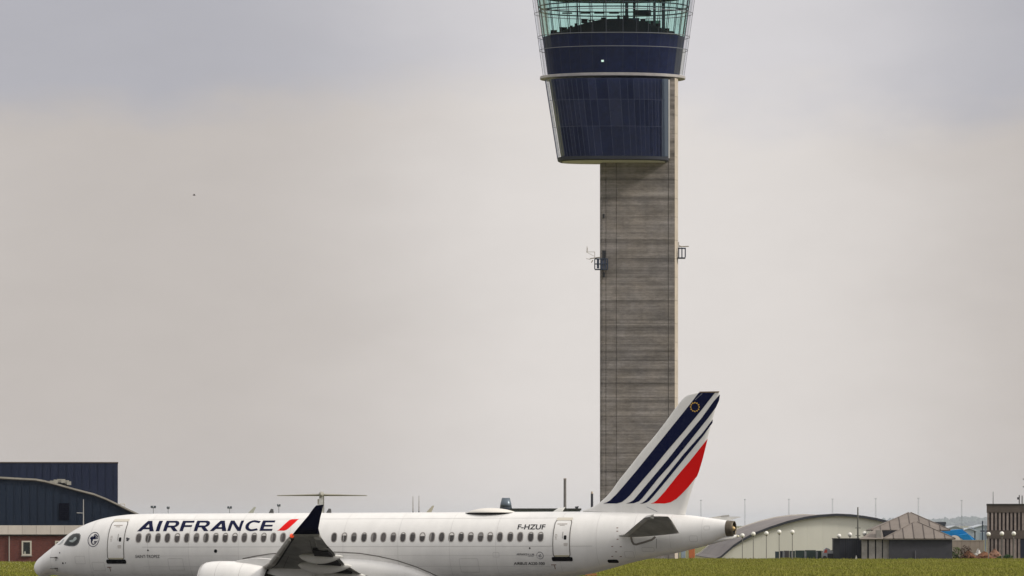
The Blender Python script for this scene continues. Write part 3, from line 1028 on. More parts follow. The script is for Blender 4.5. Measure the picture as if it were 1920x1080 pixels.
            for t in (.03, .97):
                p, c, v = lerp(i0, t, 0)
                w = min(.075 * c, .33)
                th = af(.1) * .11 * c * .38 + .02
                gap.append([(p.x + w + .01, p.y, p.z + .02), (p.x + w + .16, p.y, p.z + .02), (p.x + w + .16, p.y, p.z - th - .015), (p.x + w + .01, p.y, p.z - th - .03)])
            MB().rings(gap).build('slat_gap', mat('slot_black', (.01, .01, .01), .8), sl_)
        # flap and aileron with open gaps, slightly lowered
        for (ia, ta), (ib, tb), nm, drop in (((3, .95), (5, .35), 'aileron', .10), ((2, .0), (3, .9), 'flap', .16), ((0, .5), (1, .98), 'flap', .2)):
            rr_ = []
            for i_, t_ in ((ia, ta), (ib, tb)):
                p0, c, v = lerp(i_, t_, .76)
                p1, _, _ = lerp(i_, t_, 1.03)
                rr_.append([(p0.x, p0.y, p0.z - .04), (p0.x + .12, p0.y, p0.z + .02), (p1.x, p1.y, p1.z - drop), (p0.x + .3, p0.y, p0.z - .17), (p0.x + .08, p0.y, p0.z - .14)])
            MB().rings(rr_).build(nm, grey, wg)
        # flap track canoes
        can = mat('canoe_grey', (.80, .79, .75), .45, var=.08)
        for i_, t_, ln, r in ((3, .15, 2.35, .22), (2, .15, 2.9, .27), (1, .25, 3.7, .30)):
            p, c, v = lerp(i_, t_, .38)
            e, _, _ = lerp(i_, t_, 1.0)
            rs = []
            for k in range(17):
                t = k / 16
                q = r * max(math.sin(math.pi * min(t ** .8, 1)) ** .65, .03)
                u = p.x + ln * t
                zz = p.z - .16 + (e.z - p.z) * (u - p.x) / (e.x - p.x) - .14 * math.sin(math.pi * t) - .04 * t
                rs.append([(u, p.y + q * .75 * math.cos(a), zz + q * 1.15 * math.sin(a)) for a in [2 * math.pi * j / 14 for j in range(14)]])
            MB().rings(rs).build('flap_canoe', can, wg, smooth=True)
        lines = MB()
        for s_a, i_a, t_a, i_b, t_b in ((.22, 1, .5, 5, .7), (.60, 1, .5, 5, .5)):
            p, c, v = lerp(i_a, t_a, s_a)
            q_, c2, v2 = lerp(i_b, t_b, s_a)
            th, th2 = af(s_a) * .11 * c * .38, af(s_a) * .105 * c2 * .38
            lines.add([(p.x - .012, p.y, p.z - th - .012), (p.x + .014, p.y, p.z - th - .012), (q_.x + .014, q_.y, q_.z - th2 - .012), (q_.x - .012, q_.y, q_.z - th2 - .012)], [(0, 1, 2, 3)])
        for i_a, t_a in ((2, .3), (3, .2), (3, .8), (4, .6)):
            p, c, v = lerp(i_a, t_a, .15)
            q_, _, _ = lerp(i_a, t_a, .62)
            th = af(.3) * .11 * c * .38
            lines.add([(p.x, p.y - .012, p.z - th - .014), (q_.x, q_.y - .012, q_.z - th - .014), (q_.x, q_.y + .012, q_.z - th - .014), (p.x, p.y + .012, p.z - th - .014)], [(0, 1, 2, 3)])
        tag(lines.build('panel_lines', mat('panel_dark', (.10, .10, .095), .7), wg), kind='stuff')
        # solid black blocks standing in for shade in the cove ahead of the flaps
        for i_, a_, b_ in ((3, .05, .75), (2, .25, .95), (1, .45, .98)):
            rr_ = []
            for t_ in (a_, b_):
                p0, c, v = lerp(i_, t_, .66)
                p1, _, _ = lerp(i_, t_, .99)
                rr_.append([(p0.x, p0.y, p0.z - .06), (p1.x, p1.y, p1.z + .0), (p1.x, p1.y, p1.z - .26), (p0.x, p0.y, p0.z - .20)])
            MB().rings(rr_).build('flap_cove_shade', mat('slot_black', (.01, .01, .01), .8), wg)
        lp, _, _ = lerp(5, .6, 0)
        MB().sphere((lp.x + .05, lp.y - .03 * sg, lp.z + .0), .11, 10, 7).build('nav_light', mat('red_lens', (.75, .08, .02), .25, emit=(.5, .04, .01)) if sg > 0 else mat('green_lens', (.02, .5, .15), .25), wg, smooth=True)

        # engine
        ev = 5.75
        uf, _ = loc(382, 1075, ev)
        ztn = loc(430, 1051.0, ev)[1]
        R_ = 1.16
        zc_ = ztn - R_
        ea = loc(507, 1070, ev)[0]
        Ln = ea - uf
        prof = [(.0, .93), (.02, .97), (.08, 1.02), (.2, 1.075), (.45, 1.12), (.9, 1.155), (1.4, 1.16), (2.0, 1.15), (2.7, 1.09), (3.3, 1.0), (Ln, .88)]
        inn = [(.03, .88), (.25, .85), (.8, .88)]
        n = 40
        ring = lambda u, r, k=n: [(uf + u, -ev * sg + r * math.sin(2 * math.pi * i / k), zc_ - .018 * u + r * math.cos(2 * math.pi * i / k)) for i in range(k)]
        en = MB().rings([ring(*p) for p in inn[::-1]] + [ring(*p) for p in prof] + [ring(Ln - .02, .84), ring(Ln - .8, .80)], cap0=False, cap1=False).build('engine', white, root, smooth=True)
        MB().rings([ring(u - .012, r) for u, r in ((.03, .885), (.01, .935), (.03, .985), (.1, 1.04), (.16, 1.068))], cap0=False, cap1=False).build('inlet_lip', mat('lip_metal', (.72, .70, .67), .3, metal=.7), en, smooth=True)
        fb = MB()
        for k in range(18):
            a = 2 * math.pi * k / 18
            c, s = math.cos(a), math.sin(a)
            c2, s2 = math.cos(a + .22), math.sin(a + .22)
            fb.add([(uf + .8, -ev * sg + .2 * s, zc_ + .2 * c), (uf + .98, -ev * sg + .2 * s2, zc_ + .2 * c2), (uf + .95, -ev * sg + .85 * s2, zc_ + .85 * c2), (uf + .8, -ev * sg + .85 * s, zc_ + .85 * c)], [(0, 1, 2, 3)])
        fb.build('fan_blades', mat('fan_metal', (.12, .12, .13), .35, metal=.7), en)
        MB().rings([ring(u, r, 20) for u, r in ((.35, .02), (.55, .12), (.8, .2), (1.0, .22))]).build('spinner', mat('spinner_grey', (.08, .08, .09), .4), en, smooth=True)
        MB().rings([ring(1.05, .86, 24), ring(1.1, .86, 24)]).build('fan_backing', mat('slot_black', (.01, .01, .01)), en)
        MB().rings([ring(u, r, 24) for u, r in ((2.4, .70), (Ln - .3, .66), (Ln + .5, .50), (Ln + .9, .40), (Ln + .9, .33), (Ln + .4, .3))], cap0=True, cap1=True).build('core_cowl', bronze, en, smooth=True)
        MB().rings([ring(u, r, 20) for u, r in ((Ln + .4, .24), (Ln + .9, .20), (Ln + 1.5, .03))]).build('exhaust_cone', bronze, en, smooth=True)
        # pylon: deep white fairing from the nacelle's crown to under the wing
        pt = [(uf + 1.5, ztn - .35), (uf + 1.9, ztn + .0), (uf + 3.0, ztn + .14), (loc(516, 1048, ev)[0], loc(516, 1048.5, ev)[1]), (loc(560, 1053, ev)[0], loc(560, 1053, ev)[1]), (loc(606, 1056, ev)[0], loc(606, 1056, ev)[1]), (loc(590, 1084, ev)[0], loc(590, 1084, ev)[1]), (ea + .7, zc_ + .30), (ea - .3, zc_ + .55), (uf + 2.4, zc_ + .6)]
        rs = []
        for y, k in ((-.30, .96), (-.16, 1), (.16, 1), (.30, .96)):
            mu_ = sum(p[0] for p in pt) / len(pt)
            mz_ = sum(p[1] for p in pt) / len(pt)
            rs.append([(mu_ + (u - mu_) * k, -ev * sg + y, mz_ + (z - mz_) * k) for u, z in pt])
        MB().rings(rs).build('pylon', white, en)
        MB().rings([ring(Ln - .01, .885), ring(Ln + .03, .87), ring(Ln + .03, .80), ring(Ln - .02, .80)], cap0=False, cap1=False).build('nozzle_rim', mat('slot_black', (.01, .01, .01)), en)
        # cowl seams
        for u in (1.05, 2.35):
            r = float(np.interp(u, [p[0] for p in prof], [p[1] for p in prof]))
            MB().rings([ring(u - .012, r + .004), ring(u + .012, r + .004)], cap0=False, cap1=False).build('cowl_seam', faint, en)

    # undercarriage
    def wheel(u, y, r, w, parent):
        rs = [[(u + q * math.cos(a), y + s_, r + q * math.sin(a)) for a in [2 * math.pi * i / 24 for i in range(24)]] for s_, q in ((-w / 2, r * .6), (-w / 2, r * .9), (-w * .3, r), (w * .3, r), (w / 2, r * .9), (w / 2, r * .6))]
        wh = MB().rings(rs).build('wheel', rub, parent, smooth=False)
        MB().tube((u, y - w / 2 - .01, r), (u, y + w / 2 + .01, r), r * .5, r * .5, 16).build('hub', metal, wh)
    zf = .0
    for u, y0, r, top, nm in ((3.6, 0, .38, KEEL + .5, 'nose_gear'), (19.3, 3.3, .54, 2.0, 'main_gear'), (19.3, -3.3, .54, 2.0, 'main_gear')):
        zo = -u * math.sin(TILT)
        e = MB().tube((u, y0, r), (u, y0, top), .11, .13, 12).tube((u, y0 - .42, r), (u, y0 + .42, r), .07).build(nm, metal, root, smooth=False)
        for s_ in (-1, 1):
            wheel(u, y0 + s_ * .36, r, .3, e)
        e.location = (0, 0, zo)


# ------------------------------------------------------------------ control tower
def tower():
    D = 628.0
    s = F / D
    ox = X(1150, D)
    t = thing('control_tower', (ox, D, 0), 'tall concrete air traffic control tower with a dark glass cab', 'control tower')
    conc = mat_concrete()

    def lx(px, d=D):
        return X(px, d) - ox
    # shaft of poured lifts; plan outline with chamfered corners and sunk vertical joints
    x0, x1 = lx(1126), lx(1271.5)
    dep = 8.6

    def plan(grow=0.0, cut=True):
        g = grow
        c1 = lx(1265.0)
        a = [(x0 - g, dep * .5), (x0 - g, .35), (lx(1129.5), -g)]
        for px in (1136, 1155.5, 1253):
            xx = lx(px)
            if cut:
                a += [(xx - .05, -g), (xx - .03, .07), (xx + .03, .07), (xx + .05, -g)]
        a += [(c1, -g), (x1 + g, 1.1), (x1 + g, dep * .5), (x1 - .4, dep), (x0 + .4, dep)]
        return a
    base = plan()
    strip = mat('sunlit_tone_concrete', (.54, .475, .40), .85, var=.22, vscale=1, stretch=(1, 1, .5), objrand=.05)  # sunlight on the right chamfer, painted as a paler concrete tone
    z, k = 0.0, 0
    top = Z(146, D)
    rng = random.Random(4)
    while z < top - .5:
        h = min(rng.choice([2.4, 2.4, 3.0, 1.8]), top - z)
        mb = MB().vprism(base, z + .038, z + h)
        mb.build('concrete_lift', conc, t)
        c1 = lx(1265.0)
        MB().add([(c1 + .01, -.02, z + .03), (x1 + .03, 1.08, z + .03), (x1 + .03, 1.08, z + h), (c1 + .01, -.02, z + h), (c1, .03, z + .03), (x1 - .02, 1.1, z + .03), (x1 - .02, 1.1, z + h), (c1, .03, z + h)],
                 [(0, 1, 2, 3), (4, 7, 6, 5), (0, 3, 7, 4), (1, 5, 6, 2), (2, 6, 7, 3), (0, 4, 5, 1)]).build('sunlit_corner_strip', strip, t)
        z += h
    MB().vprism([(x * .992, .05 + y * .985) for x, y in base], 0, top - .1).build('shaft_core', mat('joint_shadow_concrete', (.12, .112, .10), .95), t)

    # glass pod hung in front of the shaft and the wider cab above
    navy = mat('navy_cladding', (.0095, .018, .072), .5, var=.35, vscale=1.5, spec=.15)
    clear = glass('facade_glass', (.965, .965, .975), gloss=.045, vary=.05)
    cabg = glass('cab_glass', (.80, 1.0, .945), gloss=.045, vary=.03)
    podg = glass('pod_glass', (.92, .94, .97), gloss=.06, vary=.2)
    steel = mat('mullion_metal', (.03, .036, .055), .45, metal=.3)
    pale = mat('pale_frame', (.62, .61, .62), .45)

    def ell(a, b, n, cx=0, cy=0, p=2.0, ph=0):
        r = []
        for i in range(n):
            q = 2 * math.pi * i / n + ph
            c, s_ = math.cos(q), math.sin(q)
            r.append((cx + a * math.copysign(abs(c) ** (2 / p), c), cy + b * math.copysign(abs(s_) ** (2 / p), s_)))
        return r

    CY = 3.4                                       # cab centre behind the shaft face line
    DC = D + CY
    cxc = lx(1150.5, DC)

    def cab_a(py):
        return (132 + (147 - py) * .138) / F * DC

    def cab_ring(py, n, inset=0, pw=2.25, ratio=.66):
        z_ = Z(py, DC)
        a = cab_a(py) - inset
        return [(x, y, z_) for x, y in ell(a, a * ratio, n, cxc, CY, pw, math.pi / n)]
    NC = 36
    levels = [143, 95, 70, 26, -22, -70]
    for k in range(len(levels) - 1):
        lo, hi = cab_ring(levels[k], NC), cab_ring(levels[k + 1], NC)
        m = clear
        for i in range(NC):
            j = (i + 1) % NC
            quad = [Vector(lo[i]), Vector(lo[j]), Vector(hi[j]), Vector(hi[i])]
            c = sum(quad, Vector()) / 4
            n_ = (quad[1] - quad[0]).cross(quad[3] - quad[0]).normalized()
            if n_.dot(Vector((c.x - cxc, c.y - CY, 0))) < 0:
                n_ = -n_
            q = [c + (p - c) * .985 for p in quad]
            mb = MB().add([tuple(p + n_ * .0) for p in q], [(0, 1, 2, 3)])
            o = mb.build('cab_pane', m, t)
    # mullions and transoms
    for i in range(NC):
        mb = MB()
        for k in range(len(levels) - 1):
            mb.tube(cab_ring(levels[k], NC)[i], cab_ring(levels[k + 1], NC)[i], .016, n=4)
        mb.build('mullion', steel, t)
    for py in levels[1:]:
        r = cab_ring(py, NC)
        mb = MB()
        for i in range(NC):
            mb.tube(r[i], r[(i + 1) % NC], .045, n=5)
        mb.build('transom', mat('transom_grey', (.16, .17, .20), .5), t)
    # inner green tinted glazing of the control room with stout mullions
    ilev = [71, 26, -22, -70]
    for k in range(3):
        lo, hi = cab_ring(ilev[k], NC, .62), cab_ring(ilev[k + 1], NC, .62)
        for i in range(NC):
            j = (i + 1) % NC
            quad = [Vector(lo[i]), Vector(lo[j]), Vector(hi[j]), Vector(hi[i])]
            c = sum(quad, Vector()) / 4
            MB().add([tuple(c + (p - c) * .985) for p in quad], [(0, 1, 2, 3)]).build('inner_pane', cabg, t)
    for i in range(NC):
        MB().tube(cab_ring(71, NC, .62)[i], cab_ring(-70, NC, .62)[i], .05, n=5).build('inner_mullion', steel, t)
    # inner rails behind the clear glass (two rows)
    for py in (13, 21):
        r = cab_ring(py, NC, .75)
        mb = MB()
        for i in range(NC):
            mb.tube(r[i], r[(i + 1) % NC], .085, n=5)
        mb.build('sight_rail', steel, t)
    # dark body behind the lower glass, floor of the control room, sloping desk ring
    inner = [cab_ring(143, 48, .62), cab_ring(95, 48, .62), cab_ring(71, 48, .62)]
    MB().rings(inner).build('cab_body', navy, t)
    desk = mat('desk_dark', (.004, .005, .011), .8, spec=.1)
    rr = random.Random(9)
    lo = cab_ring(70.5, 60, .75)
    dk = MB()
    rb, rt = [], []
    for i, (x, y, z_) in enumerate(lo):
        q = 2 * math.pi * i / 60
        h = .35 + 1.6 * max(0, 1 - abs(math.cos(q)) ** 2.2) * (.85 + .15 * math.sin(3 * q))
        rb.append((x, y, z_))
        rt.append((cxc + (x - cxc) * .84, CY + (y - CY) * .84, z_ + h))
    dk.rings([rb, rt])
    dk.build('console_ring', desk, t)
    for i in range(0, 60):
        if rr.random() < .62:
            x, y, z_ = rt[i]
            x, y = cxc + (x - cxc) * rr.uniform(.9, 1.02), CY + (y - CY) * rr.uniform(.9, 1.02)
            w, h = rr.uniform(.16, .42), rr.uniform(.2, .6)
            MB().box(x - w, x + w, y - .08, y + .08, z_ + .02, z_ + h).build('monitor', desk, t)
    # stair core, columns, blinds and ceiling of the control room
    zf, zr = Z(70, DC), Z(-70, DC)
    core = mat('core_grey', (.03, .045, .10), .6)
    MB().box(lx(1178, DC), lx(1198, DC), CY - 1.5, CY + 1.5, zf, Z(36, DC)).build('stair_core', core, t)
    for px, w, dy in ((1175, .42, -3), (1189, .30, 2), (1227, .34, -3.3), (1244, .42, -1.5), (1082, .14, 2.5), (1246, .14, 3)):
        x = lx(px, DC + dy)
        MB().box(x - w / 2, x + w / 2, CY + dy - .2, CY + dy + .2, zf, zr).build('roof_column', steel, t)
    for px in (1062, 1096, 1122, 1150):
        x = lx(px, DC + 4)
        MB().box(x - .55, x + .75, CY + 3.8, CY + 3.9, Z(20, DC), Z(17.5, DC)).build('blind_box', steel, t)
    MB().box(lx(1192, DC), lx(1222, DC), CY + 3.0, CY + 3.3, Z(24, DC), Z(14, DC)).build('screen_wall', core, t)
    MB().box(lx(1208, DC), lx(1240, DC), CY + 3.0, CY + 3.2, Z(49, DC), Z(34, DC)).build('green_screen', mat('teal_board', (.10, .24, .20), .5), t)
    MB().rings([[(x, y, Z(5, DC + 5)) for x, y, _ in cab_ring(0, 48, 1.6)], [(x, y, Z(5, DC + 5) + .5) for x, y, _ in cab_ring(0, 48, 1.2)], cab_ring(-72, 48, -.2), cab_ring(-86, 48, .1)]).build('roof', navy, t)
    rng2 = random.Random(2)
    for px, py, w, h in ((1129.5, 115, .16, .13), (1109, 41, .05, .05)):
        dd = D - 4.5 if py > 150 else D - 2.3
        MB().box(lx(px, dd) - w, lx(px, dd) + w, -2.95 if py < 150 else -4.62, -2.85 if py < 150 else -4.5, Z(py, dd) - h, Z(py, dd) + h).build('lamp', mat('room_lamp', (.6, .8, .75), .4, emit=(.25, .33, .30)), t)

    # walkway ring
    ring_o = lambda py, g, n=64: [(x, y, Z(py, DC)) for x, y in ell((136.5 / F * DC) + g, ((136.5 / F * DC) + g) * .62, n, cxc - .12, CY, 2.1)]
    rim = MB().rings([ring_o(149.2, -1.0), ring_o(149.2, -.06), ring_o(148.4, 0), ring_o(144.3, 0), ring_o(143.6, -.06), ring_o(143.6, -1.0)], cap0=True, cap1=True)
    rim.build('walkway_ring', mat('ring_metal', (.45, .43, .42), .45, var=.25, vscale=1.2), t)

    # pod
    PCY = -.6
    DP = D + PCY

    def pod_ring(py, n, inset=0):
        xl = lx(1022 + (py - 150) * .157, DP) + inset
        xr = lx(1253.2, DP) - inset * .8
        a, c = (xr - xl) / 2, (xr + xl) / 2
        return [(x, y, Z(py, DP)) for x, y in ell(a, 4.1 - inset, n, c, PCY, 2.9, math.pi / n)]
    NP = 66
    plev = [296, 241, 191, 150.5]
    for k in range(3):
        lo, hi = pod_ring(plev[k], NP), pod_ring(plev[k + 1], NP)
        for i in range(NP):
            j = (i + 1) % NP
            if lo[i][1] > .8 and lo[j][1] > .8:
                continue
            quad = [Vector(lo[i]), Vector(lo[j]), Vector(hi[j]), Vector(hi[i])]
            c = sum(quad, Vector()) / 4
            MB().add([tuple(c + (p - c) * .985) for p in quad], [(0, 1, 2, 3)]).build('pod_pane', podg, t)
    ribm = mat('pod_rib', (.028, .04, .085), .4, metal=.3)
    for i in range(NP):
        lo, hi = pod_ring(plev[0], NP)[i], pod_ring(plev[-1], NP)[i]
        if lo[1] < .9:
            MB().tube(lo, hi, .035, n=4).build('pod_rib', ribm, t)
    for py in plev[1:3]:
        r = pod_ring(py, NP)
        mb = MB()
        for i in range(NP):
            if r[i][1] < .8:
                mb.tube(r[i], r[(i + 1) % NP], .03, n=4)
        mb.build('pod_transom', ribm, t)
    MB().rings([pod_ring(296, 66, .5), pod_ring(150.6, 66, .5)]).build('pod_body', navy, t)
    MB().rings([pod_ring(304.0, 66, .22), pod_ring(302.2, 66, .0), pod_ring(296.5, 66, -.04)]).build('pod_base', mat('pod_base_dark', (.022, .026, .04), .5), t)
    bs = pod_ring(304.3, 66, .55)
    MB().rings([bs, [(x, y, z_ + .05) for x, y, z_ in bs]]).build('pod_soffit', mat('soffit_white', (.75, .74, .72), .6), t)
    xr = lx(1253.0, DP)
    MB().box(xr - .02, xr + .18, -1.2, 1.4, Z(297, DP), Z(150, DP)).build('edge_frame', mat('pale_edge', (.80, .79, .77), .4), t)
    MB().box(xr - .86, xr - .10, -2.95, -2.85, Z(296, DP), Z(150.8, DP)).build('edge_glass', mat('blue_grey_glass', (.115, .15, .205), .25), t)

    # instrument platforms on the shaft
    gal = mat('galvanised_dark', (.035, .05, .085), .5, metal=.4)
    galp = mat('galvanised_pale', (.42, .38, .32), .5, metal=.3)
    pxz = lambda px, py: (lx(px), Z(py, D))
    e = MB()
    xa, za = pxz(1115, 505)
    xb, zb = pxz(1139, 486)
    e.box(xa, xb, -1.2, -.15, za - .12, za)
    for yy in (-1.2, -.2):
        for xx in (xa, (xa + xb) / 2, xb):
            e.box(xx - .06, xx + .06, yy - .05, yy + .05, za, zb)
        for zz in (zb, (za + zb) / 2):
            e.box(xa, xb, yy - .04, yy + .04, zz - .05, zz + .05)
    bk = e.build('instrument_platform', gal, t)
    for px in (1121, 1128, 1134):
        mb = MB()
        x = lx(px)
        mb.box(x - .16, x + .16, -1.15, -1.0, za + .05, zb - .1).build('equipment_panel', mat('panel_blue', (.05, .065, .11), .5), bk)
    x = lx(1132)
    MB().box(x - .22, x + .22, -1.1, -.7, Z(489, D), Z(470.5, D)).build('antenna_panel', mat('antenna_black', (.012, .014, .02), .5), bk)
    MB().box(x - .10, x + .14, -.5, -.05, Z(520, D), Z(511, D)).build('cable_box', MATS['antenna_black'], bk)
    mb = MB()
    mb.tube((lx(1106), -.8, Z(485.5, D)), (lx(1125), -.8, Z(483, D)), .07, n=6)
    mb.tube((lx(1115), -.8, Z(484, D)), (lx(1115), -.8, Z(473, D)), .035, n=6)
    mb.tube((lx(1099), -.8, Z(473, D)), (lx(1115.5), -.8, Z(473, D)), .03, n=6)
    mb.tube((lx(1099.5), -.8, Z(473.5, D)), (lx(1114), -.8, Z(481, D)), .025, n=6)
    mb.tube((lx(1100), -.8, Z(473, D)), (lx(1100.5), -.8, Z(462, D)), .03, n=6)
    mb.tube((lx(1101.5), -.8, Z(473, D)), (lx(1101.2), -.8, Z(465, D)), .03, n=6)
    mb.tube((lx(1099), -.8, Z(485.5, D)), (lx(1107), -.8, Z(487, D)), .035, n=6)
    mb.tube((lx(1108.5), -.8, Z(493, D)), (lx(1111.5), -.8, Z(488.5, D)), .07, n=6)
    mb.build('wind_sensor_arm', galp, bk)
    mb = MB()
    xa, za = pxz(1271.5, 482)
    xb, zb = pxz(1285.5, 464)
    mb.box(xa, xb, .6, 1.9, za - .14, za)
    for yy in (.6, 1.9):
        for xx in (xa + .12, (xa + xb) / 2 + .05, xb):
            mb.box(xx - .05, xx + .05, yy - .05, yy + .05, za, zb)
        mb.box(xa, xb + .05, yy - .05, yy + .05, zb - .09, zb)
    p2 = mb.build('instrument_platform', gal, t)
    mb = MB()
    mb.tube((lx(1276), 1.0, Z(461.5, D)), (lx(1292), 1.0, Z(461, D)), .07, n=6)
    mb.tube((lx(1273.5), 1.0, Z(464, D)), (lx(1273), 1.0, Z(453, D)), .05, n=6)
    mb.tube((lx(1274), 1.0, Z(460, D)), (lx(1279), 1.0, Z(462, D)), .09, n=6)
    mb.build('sensor_arm', galp, p2)
    x = lx(1132)
    MB().box(x - .10, x + .10, -.10, .0, Z(409, D), Z(401, D)).build('wall_light', MATS['antenna_black'], t)


def mat_concrete():
    m = bpy.data.materials.new('board_marked_concrete')
    m.use_nodes = True
    nt = m.node_tree
    b = nt.nodes['Principled BSDF']
    b.inputs['Roughness'].default_value = .92
    b.inputs['Specular IOR Level'].default_value = .2
    N, L = nt.nodes.new, nt.links.new
    tc = N('ShaderNodeTexCoord')

    def noise(scale, sc, det, rough=.6):
        mp = N('ShaderNodeMapping')
        mp.inputs['Scale'].default_value = sc
        L(tc.outputs['Object'], mp.inputs[0])
        n = N('ShaderNodeTexNoise')
        n.inputs['Scale'].default_value = scale
        n.inputs['Detail'].default_value = det
        n.inputs['Roughness'].default_value = rough
        L(mp.outputs[0], n.inputs['Vector'])
        return n.outputs[0]

    def mr(v, a, b_, c, d):
        r = N('ShaderNodeMapRange')
        L(v, r.inputs[0])
        for i, q in enumerate((a, b_, c, d)):
            r.inputs[i + 1].default_value = q
        return r.outputs[0]

    def mul(a, b_):
        n = N('ShaderNodeMath')
        n.operation = 'MULTIPLY'
        L(a, n.inputs[0])
        L(b_, n.inputs[1])
        return n.outputs[0]
    bands = mr(noise(1.0, (.018, .018, 1.25), 6, .68), .33, .67, .44, 1.36)       # pour bands
    fine = mr(noise(1.0, (1.3, 1.3, 4.5), 6, .75), .3, .7, .74, 1.24)
    streak = mr(noise(1.0, (.9, .9, .09), 5, .7), .3, .7, .90, 1.08)               # run-off streaks
    spots = mr(noise(.5, (.55, .55, 1.3), 8, .7), .3, .7, .68, 1.24)
    oi = N('ShaderNodeObjectInfo')
    lift = mr(oi.outputs['Random'], 0, 1, .88, 1.10)
    k = mul(mul(mul(bands, fine), mul(streak, spots)), lift)
    hue = mr(noise(.22, (1, 1, 1.5), 3), .35, .65, 0, 1)
    mx = N('ShaderNodeMix')
    mx.data_type = 'RGBA'
    L(hue, mx.inputs[0])
    mx.inputs[6].default_value = (.265, .238, .219, 1)
    mx.inputs[7].default_value = (.248, .230, .226, 1)
    v = N('ShaderNodeVectorMath')
    v.operation = 'SCALE'
    L(mx.outputs[2], v.inputs[0])
    L(k, v.inputs['Scale'])
    L(v.outputs[0], b.inputs['Base Color'])
    bp = N('ShaderNodeBump')
    bp.inputs['Strength'].default_value = .35
    bp.inputs['Distance'].default_value = .04
    L(noise(1.0, (.6, .6, 9), 4), bp.inputs['Height'])
    L(bp.outputs[0], b.inputs['Normal'])
    return m


